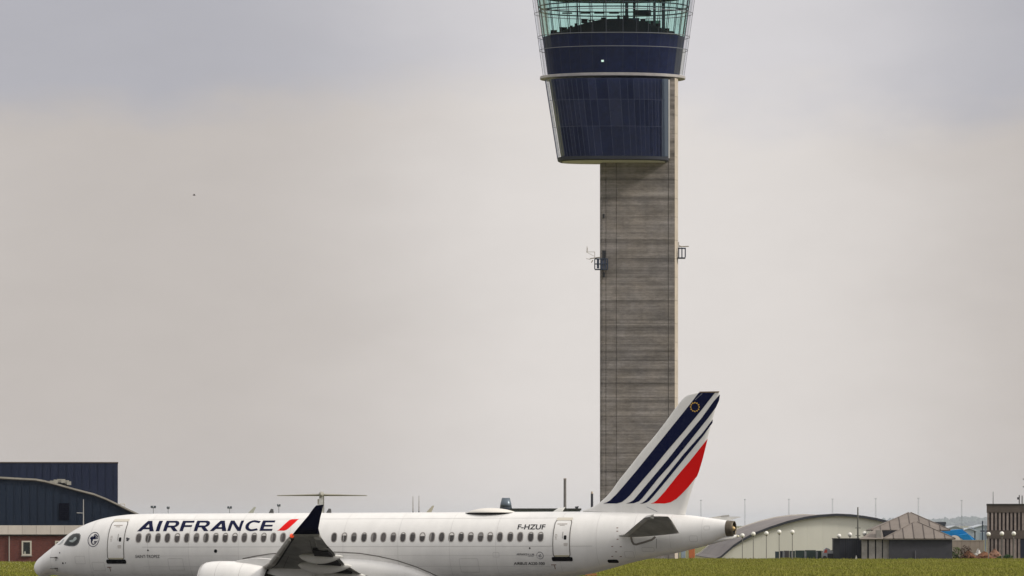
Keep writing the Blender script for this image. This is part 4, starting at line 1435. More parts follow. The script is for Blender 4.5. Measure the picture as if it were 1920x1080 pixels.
# ------------------------------------------------------------------ buildings on the left
def left_buildings():
    blue = mat('navy_sheet', (.021, .029, .066), .7, spec=.15, var=.25, vscale=.35, stretch=(1, 1, .25))
    blue2 = mat('slate_sheet', (.016, .026, .048), .7, spec=.15, var=.22, vscale=.3, stretch=(1, 1, .4))
    D = 690.0
    t = thing('box_hangar', (X(221, D), D, 0), 'tall flat roofed navy clad hangar behind the curved roof at far left', 'hangar', rz=math.radians(4.9))
    ox = X(221, D)
    x1, x0 = X(221, D) - ox, X(-160, D) - ox
    zt = Z(867, D)
    MB().box(x0, x1, 0, 60, 0, zt - .12).build('wall', blue, t)
    MB().box(x0 - .05, x1 + .06, -.06, 60.1, zt - .10, zt + .05).build('roof_edge', mat('brown_trim', (.10, .075, .06), .6, var=.3), t)
    mb = MB()
    n = 26
    for i in range(n):
        x = x0 + (x1 - x0) * (i + .5) / n
        mb.box(x - .05, x + .05, -.05, -.003, 0, zt - .15)
    tag(mb.build('cladding_ribs', blue, t), kind='stuff')

    D = 600.0
    ox = X(256, D)
    t = thing('curved_roof_hangar', (ox, D, 0), 'slate clad hangar with a long downward curving roof at far left', 'hangar', rz=math.radians(5.2))
    prof = [(-140, 899), (-60, 896.5), (0, 897.3), (30, 899), (68, 901), (85, 904), (110, 910.5), (140, 919), (177, 928.5), (200, 937.5), (222, 948), (240, 957), (256, 964.5), (275, 974), (300, 988)]
    pts = [(X(px, D) - ox, Z(py, D)) for px, py in prof]
    x0, x1 = pts[0][0], pts[-1][0]
    MB().prism([(x0, 0), (x1, 0)] + pts[::-1], 0, 45).build('wall', blue2, t)
    rs = []
    for k, (x, z) in enumerate(pts):
        rs.append([(x, -.35, z + .02), (x, 45.3, z + .02), (x, 45.3, z + .22), (x, -.35, z + .22)])
    MB().rings(rs).build('roof', mat('roof_edge_pale', (.36, .34, .30), .6, var=.35, vscale=.8), t)
    MB().rings([[(x, -.30, z - .10), (x, -.004, z - .10), (x, -.004, z + .015), (x, -.30, z + .015)] for x, z in pts]).build('gutter', mat('gutter_brown', (.05, .043, .04), .7), t)
    mb = MB()
    for i in range(30):
        x = x0 + (x1 - x0) * (i + .5) / 30
        zt = float(np.interp(x, [p[0] for p in pts], [p[1] for p in pts]))
        mb.box(x - .045, x + .045, -.05, -.003, 0, zt - .12)
    tag(mb.build('cladding_ribs', blue2, t), kind='stuff')
    xa, xb = X(111, D) - ox, X(130, D) - ox
    dw = MB().box(xa, xb, -.09, -.052, Z(975, D), Z(943.5, D)).build('dark_window', mat('dark_louvre', (.004, .005, .012), .8, spec=.05), t)
    mb = MB()
    for k in range(9):
        z = Z(975, D) + (k + .5) * (Z(943.5, D) - Z(975, D)) / 9
        mb.box(xa + .04, xb - .04, -.12, -.092, z - .03, z + .03)
    mb.build('louvres', mat('louvre_blue', (.007, .009, .020), .8, spec=.05), dw)
    # a bundle of pale ducts lying on the roof
    rng = random.Random(3)
    mb = MB()
    for k, (px, py) in enumerate([(84, 903), (91, 902.3), (98, 901.8), (105, 900.4), (112, 899.6), (119, 900.4), (126, 902), (130, 904)]):
        x, z = X(px, D) - ox, Z(py, D)
        mb.box(x - .28, x + .26, 6 + rng.uniform(-.3, .3), 8, z - .22 - rng.uniform(0, .1), z + rng.uniform(.05, .2))
    mb.build('roof_ducts', mat('duct_pale', (.34, .33, .29), .6, var=.2), t)
    MB().box(X(106, D) - ox, X(130, D) - ox, 6.2, 7.8, Z(914, D), Z(904, D)).build('duct_plinth', mat('plinth_dark', (.02, .022, .03), .7), t)
    mb = MB()
    for px in (226, 234.5):
        x = X(px, D) - ox
        zt = float(np.interp(x, [p[0] for p in pts], [p[1] for p in pts]))
        mb.tube((x, 3, zt), (x, 3, Z(944.5, D)), .05, n=5)
    mb.tube((X(225.5, D) - ox, 3, Z(944.8, D)), (X(235, D) - ox, 3, Z(944.8, D)), .05, n=5)
    mb.build('roof_rail', mat('rail_pale', (.5, .47, .42), .5), t)

    D = 577.0
    ox = X(60, D)
    brick = mat_brick()
    t = thing('brick_annex', (ox, D, 0), 'low red brick building with a pale roof band left of the airliner nose', 'building')
    x0, x1 = X(-140, D) - ox, X(330, D) - ox
    zb, zt = Z(1002, D), Z(985, D)
    MB().box(x0, x1, 0, 15, 0, zb).build('wall', brick, t)
    pm = mat('pale_fascia', (.52, .47, .42), .7, var=.18, vscale=.5, objrand=.05, stretch=(1, 1, .3))
    n = 18
    for i in range(n):
        xa = x0 - .25 + (x1 - x0 + .5) * i / n
        xb = x0 - .25 + (x1 - x0 + .5) * (i + 1) / n
        MB().add([(xa + .012, -.30, zb), (xb - .012, -.30, zb), (xb - .012, -.05, zt), (xa + .012, -.05, zt), (xa + .012, 15, zb), (xb - .012, 15, zb), (xb - .012, 15, zt), (xa + .012, 15, zt)],
                 [(0, 1, 2, 3), (4, 7, 6, 5), (3, 2, 6, 7), (0, 4, 5, 1), (0, 3, 7, 4), (1, 5, 6, 2)]).build('fascia_panel', pm, t)
    MB().box(x0, x1, -.22, -.003, zb - .16, zb - .012).build('gutter', mat('gutter_dark', (.035, .03, .028), .7), t)
    wf = mat('window_frame_pale', (.62, .58, .50), .55, var=.1)
    wg = mat('annex_glass', (.012, .020, .026), .12, var=.6, vscale=1.5, spec=.7)
    for px in (-78, -20, 50, 112.5, 170, 230):
        xa, xb = X(px - 9.2, D) - ox, X(px + 9.2, D) - ox
        za, zc = Z(1041.5, D), Z(1014, D)
        mb = MB()
        f = .17
        mb.box(xa, xb, -.10, .0 - .003, za, za + f)
        mb.box(xa, xb, -.10, -.003, zc - f, zc)
        mb.box(xa, xa + f, -.10, -.003, za + f, zc - f)
        mb.box(xb - f, xb, -.10, -.003, za + f, zc - f)
        fr = mb.build('window', wf, t)
        MB().box(xa + f, xb - f, -.035, -.006, za + f, zc - f).build('pane', wg, fr)
        MB().box(xa - .08, xb + .08, -.18, -.003, za - .10, za - .004).build('sill', mat('sill_stone', (.30, .28, .25), .7), fr)
        MB().add([(xa + f + .1, -.037, za + f + .02), (xa + f + .34, -.037, za + f + .02), (xa + f + .25, -.037, za + f + .35), (xa + f + .12, -.037, za + f + .28), (xa + f + .1, -.05, za + f + .02), (xa + f + .34, -.05, za + f + .02), (xa + f + .25, -.05, za + f + .35), (xa + f + .12, -.05, za + f + .28)],
                 [(4, 5, 6, 7), (0, 3, 2, 1), (0, 1, 5, 4), (1, 2, 6, 5), (2, 3, 7, 6), (3, 0, 4, 7)]).build('paper_notice', mat('paper', (.42, .42, .36), .8), fr)
    x = X(17.3, D) - ox
    MB().tube((x, -.09, 0), (x, -.09, zb - .17), .075, n=8).build('downpipe', mat('downpipe_grey', (.34, .30, .27), .6), t)
    x = X(155, D) - ox
    mm = mat('mast_pale', (.36, .36, .36), .5)
    mb = MB().tube((x, 1, zt - .05), (x, 1, Z(936, D)), .07, .05, n=6).tube((X(142.5, D) - ox, 1, Z(961.5, D)), (x, 1, Z(962, D)), .045, n=6)
    mb.build('roof_mast', mm, t)


def mat_brick():
    m = bpy.data.materials.new('red_brick')
    m.use_nodes = True
    nt = m.node_tree
    b = nt.nodes['Principled BSDF']
    b.inputs['Roughness'].default_value = .9
    N, L = nt.nodes.new, nt.links.new
    tc = N('ShaderNodeTexCoord')
    sp = N('ShaderNodeSeparateXYZ')
    L(tc.outputs['Object'], sp.inputs[0])
    cb = N('ShaderNodeCombineXYZ')
    ad = N('ShaderNodeMath')
    L(sp.outputs[0], ad.inputs[0])
    L(sp.outputs[1], ad.inputs[1])
    L(ad.outputs[0], cb.inputs[0])
    L(sp.outputs[2], cb.inputs[1])
    br = N('ShaderNodeTexBrick')
    br.inputs['Color1'].default_value = (.17, .046, .036, 1)
    br.inputs['Color2'].default_value = (.11, .030, .027, 1)
    br.inputs['Mortar'].default_value = (.13, .075, .06, 1)
    br.inputs['Scale'].default_value = 1
    br.inputs['Brick Width'].default_value = .24
    br.inputs['Row Height'].default_value = .075
    br.inputs['Mortar Size'].default_value = .008
    L(cb.outputs[0], br.inputs['Vector'])
    n = N('ShaderNodeTexNoise')
    n.inputs['Scale'].default_value = .7
    n.inputs['Detail'].default_value = 5
    L(tc.outputs['Object'], n.inputs['Vector'])
    r = N('ShaderNodeMapRange')
    r.inputs[3].default_value = .7
    r.inputs[4].default_value = 1.3
    L(n.outputs[0], r.inputs[0])
    v = N('ShaderNodeVectorMath')
    v.operation = 'SCALE'
    L(br.outputs[0], v.inputs[0])
    L(r.outputs[0], v.inputs['Scale'])
    L(v.outputs[0], b.inputs['Base Color'])
    bp = N('ShaderNodeBump')
    bp.inputs['Strength'].default_value = .4
    bp.inputs['Distance'].default_value = .01
    bp.invert = True
    L(br.outputs['Fac'], bp.inputs['Height'])
    L(bp.outputs[0], b.inputs['Normal'])
    return m


# ------------------------------------------------------------------ buildings on the right
def right_buildings():
    # arched hangar
    D = 642.0
    ox = X(1568, D)
    t = thing('arched_hangar', (ox, D, 0), 'low pale fronted hangar with a broad arched grey roof right of the tail', 'hangar')
    arc = [(1343, 1056), (1352, 1045), (1360, 1038), (1376, 1024), (1393, 1012.5), (1413, 1002), (1443, 990), (1476.5, 979), (1510, 971), (1540, 967), (1568, 965.3), (1595, 966.5), (1620, 969.5), (1643, 973.5), (1665, 979), (1700, 990), (1735, 1004), (1765, 1020), (1790, 1040), (1800, 1056)]
    pts = [(X(px, D) - ox, max(Z(py, D), 0)) for px, py in arc]
    xs = [p[0] for p in pts]
    zs = [p[1] for p in pts]
    pg = mat('pale_green_sheet', (.74, .735, .66), .7, var=.06, vscale=.4, objrand=.03, stretch=(1, 1, .3))
    # front made of upright sheets
    n = 16
    for i in range(n):
        xa = xs[0] + (xs[-1] - xs[0]) * i / n + .004
        xb = xs[0] + (xs[-1] - xs[0]) * (i + 1) / n - .004
        q = [xa] + [x for x in xs if xa < x < xb] + [xb]
        poly = [(xa, 0), (xb, 0)] + [(x, float(np.interp(x, xs, zs)) - .02) for x in q[::-1]]
        poly = [p for k, p in enumerate(poly) if p not in poly[:k]]
        if len(poly) > 2:
            MB().prism(poly, .15, .35).build('front_sheet', pg, t)
    rf = mat('mauve_roofing', (.24, .215, .205), .85, var=.3, vscale=.25, col2=(.16, .145, .15), stretch=(1, .2, 1))
    L_ = 72
    segs = 8
    for k in range(segs):
        ya, yb = -.25 + (L_ + .5) * k / segs, -.25 + (L_ + .5) * (k + 1) / segs - .03
        MB().rings([[(x, ya, z), (x, yb, z), (x, yb, z + .12), (x, ya, z + .12)] for x, z in pts]).build('roof_strip', rf, t)
    MB().rings([[(x * 1.004, -.36, z - .16), (x * 1.004, -.26, z - .16), (x * 1.004, -.26, z + .17), (x * 1.004, -.36, z + .17)] for x, z in pts]).build('verge', mat('verge_dark', (.045, .05, .065), .7, var=.3), t)
    MB().prism([(xs[0], 0), (xs[-1], 0)] + [(x, z - .03) for x, z in pts[::-1]], L_ - .3, L_ - .1).build('rear_wall', pg, t)
    MB().rings([[(x, L_ + .3, z - .1), (x, L_ + .5, z - .1), (x, L_ + .5, z + .28), (x, L_ + .3, z + .28)] for x, z in pts]).build('rear_verge', mat('verge_white', (.7, .66, .6), .6), t)
    # pole in front of it
    D = 636.0
    p = thing('utility_pole', (X(1608.5, D), D, 0), 'slim grey pole with a small crossarm in front of the arched hangar', 'pole')
    MB().tube((0, 0, 0), (0, 0, Z(951, D)), .14, .085, 8).build('shaft', mat('pole_grey', (.16, .16, .14), .7, var=.3), p)
    MB().box(-.35, .35, -.05, .05, Z(990.6, D), Z(989.4, D)).build('crossarm', MATS['pole_grey'], p)
    MB().box(-.30, .30, -.05, .05, Z(1004.5, D), Z(1003.3, D)).build('crossarm', MATS['pole_grey'], p)

    # hedge-like glazed screen: row of dark green panels between posts
    D = 631.0
    ox = X(1453, D)
    t = thing('screen_fence', (ox, D, 0), 'dark green panelled screen at the foot of the arched hangar', 'fence')
    cols = [(.025, .05, .065), (.014, .018, .04), (.055, .05, .055), (.03, .05, .045), (.018, .04, .038), (.022, .045, .042), (.015, .036, .034), (.02, .045, .045), (.03, .05, .05), (.014, .028, .032)]
    bx = [1453, 1462, 1469, 1480, 1491, 1509, 1530, 1541, 1553, 1564]
    tops = [1034, 1033, 1032.5, 1032.8, 1032, 1031.5, 1032.5, 1033, 1031.8]
    for i in range(9):
        MB().box(X(bx[i], D) - ox + .02, X(bx[i + 1], D) - ox - .02, -.05, .05, 0, Z(tops[i], D)).build('screen_panel', mat(f'screen_green_{"abcdefghij"[i]}', cols[i], .45, var=.45, vscale=1.4), t)
    for px in (1469, 1485, 1510, 1531.5):
        x = X(px, D) - ox
        MB().box(x - .13, x + .13, -.12, -.055, 0, Z(1034, D)).build('post', mat('screen_post', (.20, .21, .23), .6, var=.3), t)

    # parked van seen between the screen and the shed
    D = 629.4
    ox = X(1551, D)
    t = thing('parked_van', (ox, D, 0), 'grey and red van parked against the dark shed', 'van')
    xa, xb = X(1541.5, D) - ox, X(1563.5, D) - ox
    body = [(xa, .25), (xa + .05, .95), (xa + .25, 1.35), (xa + .5, 1.62), (xa + .9, 1.45), (xa + 1.1, 1.2), (xb, 1.15), (xb, .25)]
    MB().prism(body, -1.0, .7).build('body', mat('van_grey', (.30, .31, .35), .4, var=.15), t, bevel=.04)
    MB().prism([(xa + .16, .95), (xa + .55, .95), (xa + .62, 1.25), (xa + .42, 1.42), (xa + .26, 1.25)], -1.03, -1.005).build('red_panel', mat('van_red', (.50, .07, .05), .4), t)
    MB().box(xa + .62, xb - .12, -1.03, -1.005, .28, .85).build('dark_opening', mat('van_dark', (.008, .01, .02), .5), t)
    for x in (xa + .28, xb - .25):
        MB().tube((x, -1.04, .28), (x, -.8, .28), .28, n=14).build('wheel', mat('tyre_rubber', (.02, .02, .02)), t)

    # dark shed
    D = 627.0
    ox = X(1589, D)
    t = thing('dark_shed', (ox, D, 0), 'square black shed between the arched hangar and the tiled hut', 'shed')
    blk = mat('black_board', (.008, .010, .020), .7, var=.3, vscale=1, objrand=.25)
    blk2 = mat('charcoal_board', (.028, .032, .045), .7, var=.3, vscale=1)
    xa, xb = X(1563.5, D) - ox, X(1614.5, D) - ox
    zt = Z(1010.5, D)
    nb = 12
    xm = X(1573.5, D) - ox
    MB().add([(xa, .55, 0), (xm - .01, 0, 0), (xm - .01, 0, zt), (xa, .55, zt), (xa, 3.2, 0), (xm - .01, 3.2, 0), (xm - .01, 3.2, zt), (xa, 3.2, zt)],
             [(0, 1, 2, 3), (4, 7, 6, 5), (0, 3, 7, 4), (1, 5, 6, 2), (3, 2, 6, 7), (0, 4, 5, 1)]).build('side_wall', blk2, t)
    for i in range(nb):
        a, b_ = xm + (xb - xm) * i / nb, xm + (xb - xm) * (i + 1) / nb
        MB().box(a + .008, b_ - .008, -.0, .12, 0, zt).build('wall_board', blk, t)
    MB().box(xm, xb, .13, 3.2, 0, zt - .02).build('carcass', blk, t)
    MB().box(xa - .06, xb + .05, -.10, 3.3, zt + .003, zt + .09).build('roof', mat('shed_roof', (.05, .05, .055), .8), t)

    # white cones at the grass edge
    D = 626.0
    for k, (px, hh, lab) in enumerate(((1605.5, .62, 'small white marker cone in front of the black shed'), (1623.5, .55, 'small white marker post at the corner of the tiled hut'))):
        t = thing('marker_cone', (X(px, D), D, 0), lab, 'marker', 'white markers at the grass edge')
        MB().tube((0, 0, .04), (0, 0, hh), .17, .04, 10).build('cone', mat('marker_white', (.72, .70, .66), .6), t)
        MB().box(-.22, .22, -.22, .22, 0, .038).build('base', MATS['marker_white'], t)

    # hipped hut with two roofs
    D = 625.0
    ox = X(1700, D)
    t = thing('tiled_hut', (ox, D, 0), 'grey hut with two stacked hipped roofs at the grass edge', 'hut')
    lx = lambda px, d=D: X(px, d) - ox
    dg = mat('charcoal_render', (.050, .050, .062), .85, var=.22, vscale=1.2)
    pw = mat('pale_panel', (.33, .31, .295), .8, var=.3, vscale=1.5, objrand=.1)
    roofm = mat('grey_tile_roof', (.215, .185, .165), .85, var=.2, vscale=.7, objrand=.06)
    ribm = mat('roof_rib', (.09, .075, .07), .8)
    zE = Z(1010.5, D)
    # front block
    MB().box(lx(1667), lx(1785.5), 0, 6.3, 0, zE - .11).build('wall', dg, t)
    # recessed wing with pale panels
    MB().box(lx(1617), lx(1668), .7, 7, 0, zE - .05).build('wing_wall', mat('dark_recess', (.018, .018, .026), .8), t)
    for a, b_ in ((1616, 1626.5), (1629.8, 1641), (1643.5, 1654), (1656.3, 1667)):
        MB().box(lx(a), lx(b_), .45, .69, 0, zE - .1).build('pale_panel', pw, t)
    # slots: raised middle pier up to the upper roof
    MB().box(lx(1643.5), lx(1653), .3, 1.5, zE - .1, Z(994, D + 1)).build('pier', pw, t)
    MB().box(lx(1653.2), lx(1694), 2.95, 3.15, zE + .0, Z(994, D) - .1).build('clerestory', mat('dark_recess', (.018, .018, .026)), t)

    def hip(name, eave, apexes, zE_, zA, parent, ribs):
        """hipped roof made of four sloping tile planes, each a panel strip between ribs"""
        (xa, xb, ya, yb) = eave
        (ra, rb) = apexes
        ym = (ya + yb) / 2
        A, B = (ra, ym, zA), (rb, ym, zA)
        P = [(xa, ya, zE_), (xb, ya, zE_), (xb, yb, zE_), (xa, yb, zE_)]
        # front plane of upright tile strips between standing seams, cut off along the hips
        def top_at(x):
            f = max(0.0, min(1.0, (x - xa) / (ra - xa), (xb - x) / (xb - rb)))
            return (x, ya + (ym - ya) * f, zE_ + (zA - zE_) * f)
        cuts = [xa + (xb - xa) * k / ribs for k in range(ribs + 1)]
        for k in range(ribs):
            e0, e1 = cuts[k] + .02, cuts[k + 1] - .02
            xs_ = [e1] + [x for x in (rb, ra) if e0 < x < e1] + [e0]
            poly = [(e0, ya, zE_), (e1, ya, zE_)] + [top_at(x) for x in xs_]
            n_ = len(poly)
            MB().add(poly + [(x, y + .04, z - .12) for x, y, z in poly], [tuple(range(n_)), tuple(range(2 * n_ - 1, n_ - 1, -1))] + [(i, i + n_, (i + 1) % n_ + n_, (i + 1) % n_) for i in range(n_)]).build('roof_strip', roofm, parent)
            if k:
                q_ = top_at(cuts[k])
                MB().tube((cuts[k], ya - .02, zE_ + .02), (q_[0], q_[1], q_[2] + .03), .06, .05, 5).build('roof_rib', ribm, parent)
        for a_, b_ in ((P[0], A), (P[1], B)):
            MB().tube((a_[0], a_[1], a_[2] + .02), (b_[0], b_[1], b_[2] + .03), .07, .06, 5).build('hip_rib', roofm, parent)
        side = MB()
        side.add([P[1], P[2], B, (P[1][0], P[1][1] + .01, P[1][2] - .12), (P[2][0], P[2][1], P[2][2] - .12), (B[0], B[1], B[2] - .12)], [(0, 1, 2), (3, 5, 4), (0, 3, 4, 1), (1, 4, 5, 2), (2, 5, 3, 0)])
        side.add([P[3], P[0], A, (P[3][0], P[3][1], P[3][2] - .12), (P[0][0], P[0][1] + .01, P[0][2] - .12), (A[0], A[1], A[2] - .12)], [(0, 1, 2), (3, 5, 4), (0, 3, 4, 1), (1, 4, 5, 2), (2, 5, 3, 0)])
        side.build('roof_side', roofm, parent)
        MB().add([P[2], P[3], A, B, (P[2][0], P[2][1], P[2][2] - .1), (P[3][0], P[3][1], P[3][2] - .1), (A[0], A[1] + .02, A[2] - .1), (B[0], B[1] + .02, B[2] - .1)], [(0, 1, 2, 3), (4, 7, 6, 5), (0, 4, 5, 1), (1, 5, 6, 2), (2, 6, 7, 3), (3, 7, 4, 0)]).build('roof_back', roofm, parent)
        MB().box(xa + .05, xb - .05, ya + .06, yb - .06, zE_ - .16, zE_ - .125).build('eave_board', mat('eave_grey', (.30, .27, .25), .7), parent)
    hip('front', (lx(1656), lx(1791), -.45, 6.6), (lx(1714, D + 3), lx(1720, D + 3)), zE + .06, Z(978.5, D + 3), t, 7)
    hip('upper', (lx(1632, D + 4), lx(1781, D + 4), 3.2, 11.6), (lx(1704, D + 7), lx(1708, D + 7)), Z(993.5, D + 3), Z(961, D + 7), t, 8)
    # lean-to roof of the wing, falling to the left
    MB().add([(lx(1611.5), .0, zE + .0), (lx(1657), .0, zE + .02), (lx(1657), 3.2, Z(993, D + 3)), (lx(1643), 3.2, Z(993, D + 3)), (lx(1611.5), .05, zE - .1), (lx(1657), .05, zE - .1), (lx(1657), 3.25, Z(993, D + 3) - .1), (lx(1643), 3.25, Z(993, D + 3) - .1)],
             [(0, 1, 2, 3), (4, 7, 6, 5), (0, 4, 5, 1), (1, 5, 6, 2), (2, 6, 7, 3), (3, 7, 4, 0)]).build('wing_roof', roofm, t)
    MB().tube((lx(1716.5), -.08, 0), (lx(1716.5), -.08, 1.25), .05, n=6).build('standpipe', mat('standpipe_grey', (.12, .12, .14), .6), t)

    # ribbed concrete block at the right edge
    D = 640.0
    ox = X(1850, D)
    t = thing('ribbed_building', (ox, D, 0), 'brown concrete building with upright ribs at the right edge', 'building', rz=math.radians(-5.7))
    lx = lambda px: X(px, D) - ox
    br = mat('brown_concrete', (.125, .102, .088), .9, var=.3, vscale=.9)
    dk = mat('brown_black_recess', (.045, .034, .034), .9, var=.3, vscale=1)
    rbm = mat('weathered_rib', (.33, .275, .255), .9, var=.4, vscale=1.6, objrand=.18)
    x0, x1 = lx(1850), lx(2010)
    MB().box(x0 + .1, x1, .30, 14, 0, Z(946.5, D)).build('wall', dk, t)
    MB().box(x0, x1, -.06, 14.2, Z(961, D), Z(945.3, D)).build('parapet', br, t)
    MB().box(x0 - .03, x1, -.12, 14.3, Z(948, D), Z(944.6, D)).build('coping', mat('coping_dark', (.05, .045, .04), .9, var=.4, vscale=2), t)
    MB().box(x0, x1, -.06, .29, Z(1010, D), Z(994.5, D)).build('floor_band', br, t)
    px, k = 1851.0, 0
    while px < 1995:
        MB().box(lx(px), lx(px + 3.9), -.0, .29, Z(994.3, D), Z(961.2, D)).build('upper_rib', rbm, t)
        if not 1911 < px + 2 < 1922:
            MB().box(lx(px), lx(px + 4.2), -.0, .29, 0, Z(1010.2, D)).build('lower_rib', rbm, t)
        px += 7.2
    MB().box(lx(1911.5), lx(1922), .0, .25, 0, Z(1012, D)).build('doorway', mat('door_navy', (.008, .011, .03), .5), t)
    mb = MB().box(lx(1847) - .05, lx(1850) - .05, .3, 3, 0, Z(985, D))
    mb.build('service_duct', mat('pale_blue_duct', (.32, .38, .48), .5), t)
    MB().box(lx(1841), lx(1843.2), .3, .7, Z(1013, D), Z(977, D)).build('down_post', mat('post_blue', (.05, .07, .11), .6), t)
    MB().box(lx(1838), lx(1850), .4, .6, Z(997, D), Z(994.5, D)).build('down_post_arm', mat('post_blue', (.05, .07, .11)), t)
    MB().tube((lx(1862), 3, Z(946, D)), (lx(1862), 3, Z(921.5, D)), .05, .035, 6).build('whip_aerial', mat('aerial_dark', (.05, .05, .05), .6), t)
    mb = MB()
    for px, a in ((1911, 928), (1916.3, 929)):
        mb.tube((lx(px), 3, Z(946, D)), (lx(px), 3, Z(a, D)), .07, n=6)
    mb.box(lx(1907), lx(1911), 2.9, 3.1, Z(936.5, D), Z(932, D))
    mb.build('roof_aerial', mat('aerial_dark', (.05, .05, .05)), t)
    mb = MB().tube((lx(1926), 3, Z(946, D)), (lx(1926), 3, Z(905, D)), .08, n=6)
    for py in (898, 912.5):
        mb.tube((lx(1917.5), 3, Z(py, D)), (lx(1930), 3, Z(py, D)), .06, n=6)
    mb.build('cross_aerial', MATS['aerial_dark'], t)

    # blue canopy, low wall and earth heap between hut and ribbed block
    D = 700.0
    ox = X(1800, D)
    t = thing('blue_canopy', (ox, D, 0), 'bright blue sheeted canopy roof behind the tiled hut', 'canopy')
    lx = lambda px, d=D: X(px, d) - ox
    bl = mat('blue_sheet', (.006, .21, .52), .6, spec=.2, var=.2, vscale=.6)
    zc = lambda py: Z(py, D)
    MB().add([(lx(1765), -1, zc(996)), (lx(1803), -1, zc(992.5)), (lx(1829), -1, zc(1012.5)), (lx(1765), -1, zc(1004)), (lx(1765), 6, zc(996)), (lx(1803), 6, zc(992.5)), (lx(1829), 6, zc(1012.5)), (lx(1765), 6, zc(1004))],
             [(0, 3, 2, 1), (4, 5, 6, 7), (0, 1, 5, 4), (1, 2, 6, 5), (2, 3, 7, 6), (3, 0, 4, 7)]).build('sheeting', bl, t)
    MB().add([(lx(1793), -2.2, zc(1003.5)), (lx(1812), -2.2, zc(1001)), (lx(1822), -2.2, zc(1012.5)), (lx(1804), -2.2, zc(1012.5)), (lx(1793), -1.1, zc(1003)), (lx(1812), -1.1, zc(1000)), (lx(1824), -1.1, zc(1011.5)), (lx(1804), -1.1, zc(1012))],
             [(0, 3, 2, 1), (4, 5, 6, 7), (0, 1, 5, 4), (1, 2, 6, 5), (2, 3, 7, 6), (3, 0, 4, 7)]).build('front_flap', bl, t)
    for px in (1772, 1797, 1822):
        MB().tube((lx(px), 2, 0), (lx(px), 2, zc(1011)), .12, n=8).build('post', mat('canopy_post', (.25, .27, .3), .6), t)
    MB().rings([[(lx(1790) + 2.0 * math.cos(a) * 0 + x, -3.2 + y, zc(1013.5) + z) for x, z in [(-.2 + .75 * math.cos(a), .75 * math.sin(a)) for a in [math.pi * i / 10 for i in range(11)]]] for y in (0, 1.8)]).build('white_tank', mat('tank_white', (.62, .58, .54), .6), t)

    D = 1500.0
    for px0, px1, py, lab in ((1776, 1806, 992, 'pale blue grey far shed over the left end of the blue canopy'), (1805, 1829, 996, 'pale blue grey far shed over the right slope of the blue canopy'), (1827, 1862, 990, 'pale blue grey far shed just left of the ribbed building')):
        t = thing('distant_shed', (X((px0 + px1) / 2, D), D, 0), lab, 'shed', 'far sheds in the haze')
        hw, h = (px1 - px0) / 2 / F * D, Z(py, D)
        fs = mat('far_shed_wall', (.34, .40, .45), .7, var=.15, vscale=.3)  # pale blue of wall, roof and door imitates the haze of distance
        MB().prism([(-hw, 0), (hw, 0), (hw, h), (0, h + .8), (-hw, h)], 0, 20).build('wall', fs, t)
        MB().rings([[(x, -.3, z), (x, 20.3, z), (x, 20.3, z + .25), (x, -.3, z + .25)] for x, z in ((-hw - .2, h - .02), (0, h + .83), (hw + .2, h - .02))]).build('roof', mat('far_shed_roof', (.42, .46, .50), .7), t)
        MB().box(-hw * .4, hw * .3, -.06, -.003, 0, h * .6).build('door', mat('far_shed_door', (.22, .28, .34), .7), t)

    D = 664.0
    ox = X(1816, D)
    t = thing('garden_wall', (ox, D, 0), 'low beige wall below the blue canopy', 'wall')
    n = 7
    xa, xb = X(1786, D) - ox, X(1845, D) - ox
    for i in range(n):
        a, b_ = xa + (xb - xa) * i / n, xa + (xb - xa) * (i + 1) / n
        MB().box(a + .01, b_ - .01, 0, .3, 0, Z(1013.8, D)).build('wall_panel', mat('beige_panel', (.33, .28, .24), .85, var=.2, vscale=.9, objrand=.06), t)
    MB().box(xa, xb, -.05, .35, Z(1013.6, D), Z(1012.4, D)).build('coping', mat('beige_coping', (.38, .34, .30), .8), t)
    D = 668.0
    t = thing('flat_roof_block', (X(1765, D + 40), D + 40, 0), 'dark flat roofed block just behind the right slope of the tiled hut', 'building')
    q = F / (D + 40)
    MB().box(-26 / q, 8 / q, 0, 8, 0, Z(978.6, D + 40) - .35).build('wall', mat('block_grey', (.10, .11, .125), .7), t)
    MB().box(-27 / q, 8.6 / q, -.3, 8.3, Z(978.6, D + 40) - .347, Z(978.6, D + 40)).build('roof', mat('block_roof', (.04, .042, .05), .7), t)

    # piles of soil and scrub along the grass
    D = 636.0
    rng = random.Random(12)

    def heap(px0, px1, py, name, label, m, d, seed):
        rg = random.Random(seed)
        t_ = thing(name, (X((px0 + px1) / 2, d), d, 0), label, 'soil heap', 'heaps of red soil beside the ribbed building')
        hw = (X(px1, d) - X(px0, d)) / 2
        h = Z(py, d)
        n_, m_ = 18, 7
        rs = []
        for k in range(m_):
            f = k / (m_ - 1)
            r = (1 - f) ** .75 + .02
            rs.append([(hw * r * math.cos(6.283 * i / n_) * rg.uniform(.88, 1.08), 1.5 * r * math.sin(6.283 * i / n_) * rg.uniform(.85, 1.1), max(-.02, h * f * rg.uniform(.82, 1.06))) for i in range(n_)])
        MB().rings(rs).build('mound', m, t_)
        for q_ in range(5):
            x = rg.uniform(-.6, .6) * hw
            z_ = h * rg.uniform(.15, .5)
            MB().sphere((x, -1.0 - .3 * rg.random(), z_), rg.uniform(.12, .22), 6, 4).build('clod', m, t_)
    soil = mat('red_soil', (.20, .088, .042), .95, var=.45, vscale=1.8, bump=.6, bscale=3)
    soil2 = mat('pale_soil', (.27, .145, .095), .95, var=.4, vscale=1.8, bump=.6, bscale=3)
    heap(1797, 1835, 1031, 'soil_heap', 'broad red soil heap nearest the tiled hut', soil, 634, 1)
    heap(1822, 1868, 1034, 'soil_heap', 'long low red soil heap in the middle of the row', soil, 632, 2)
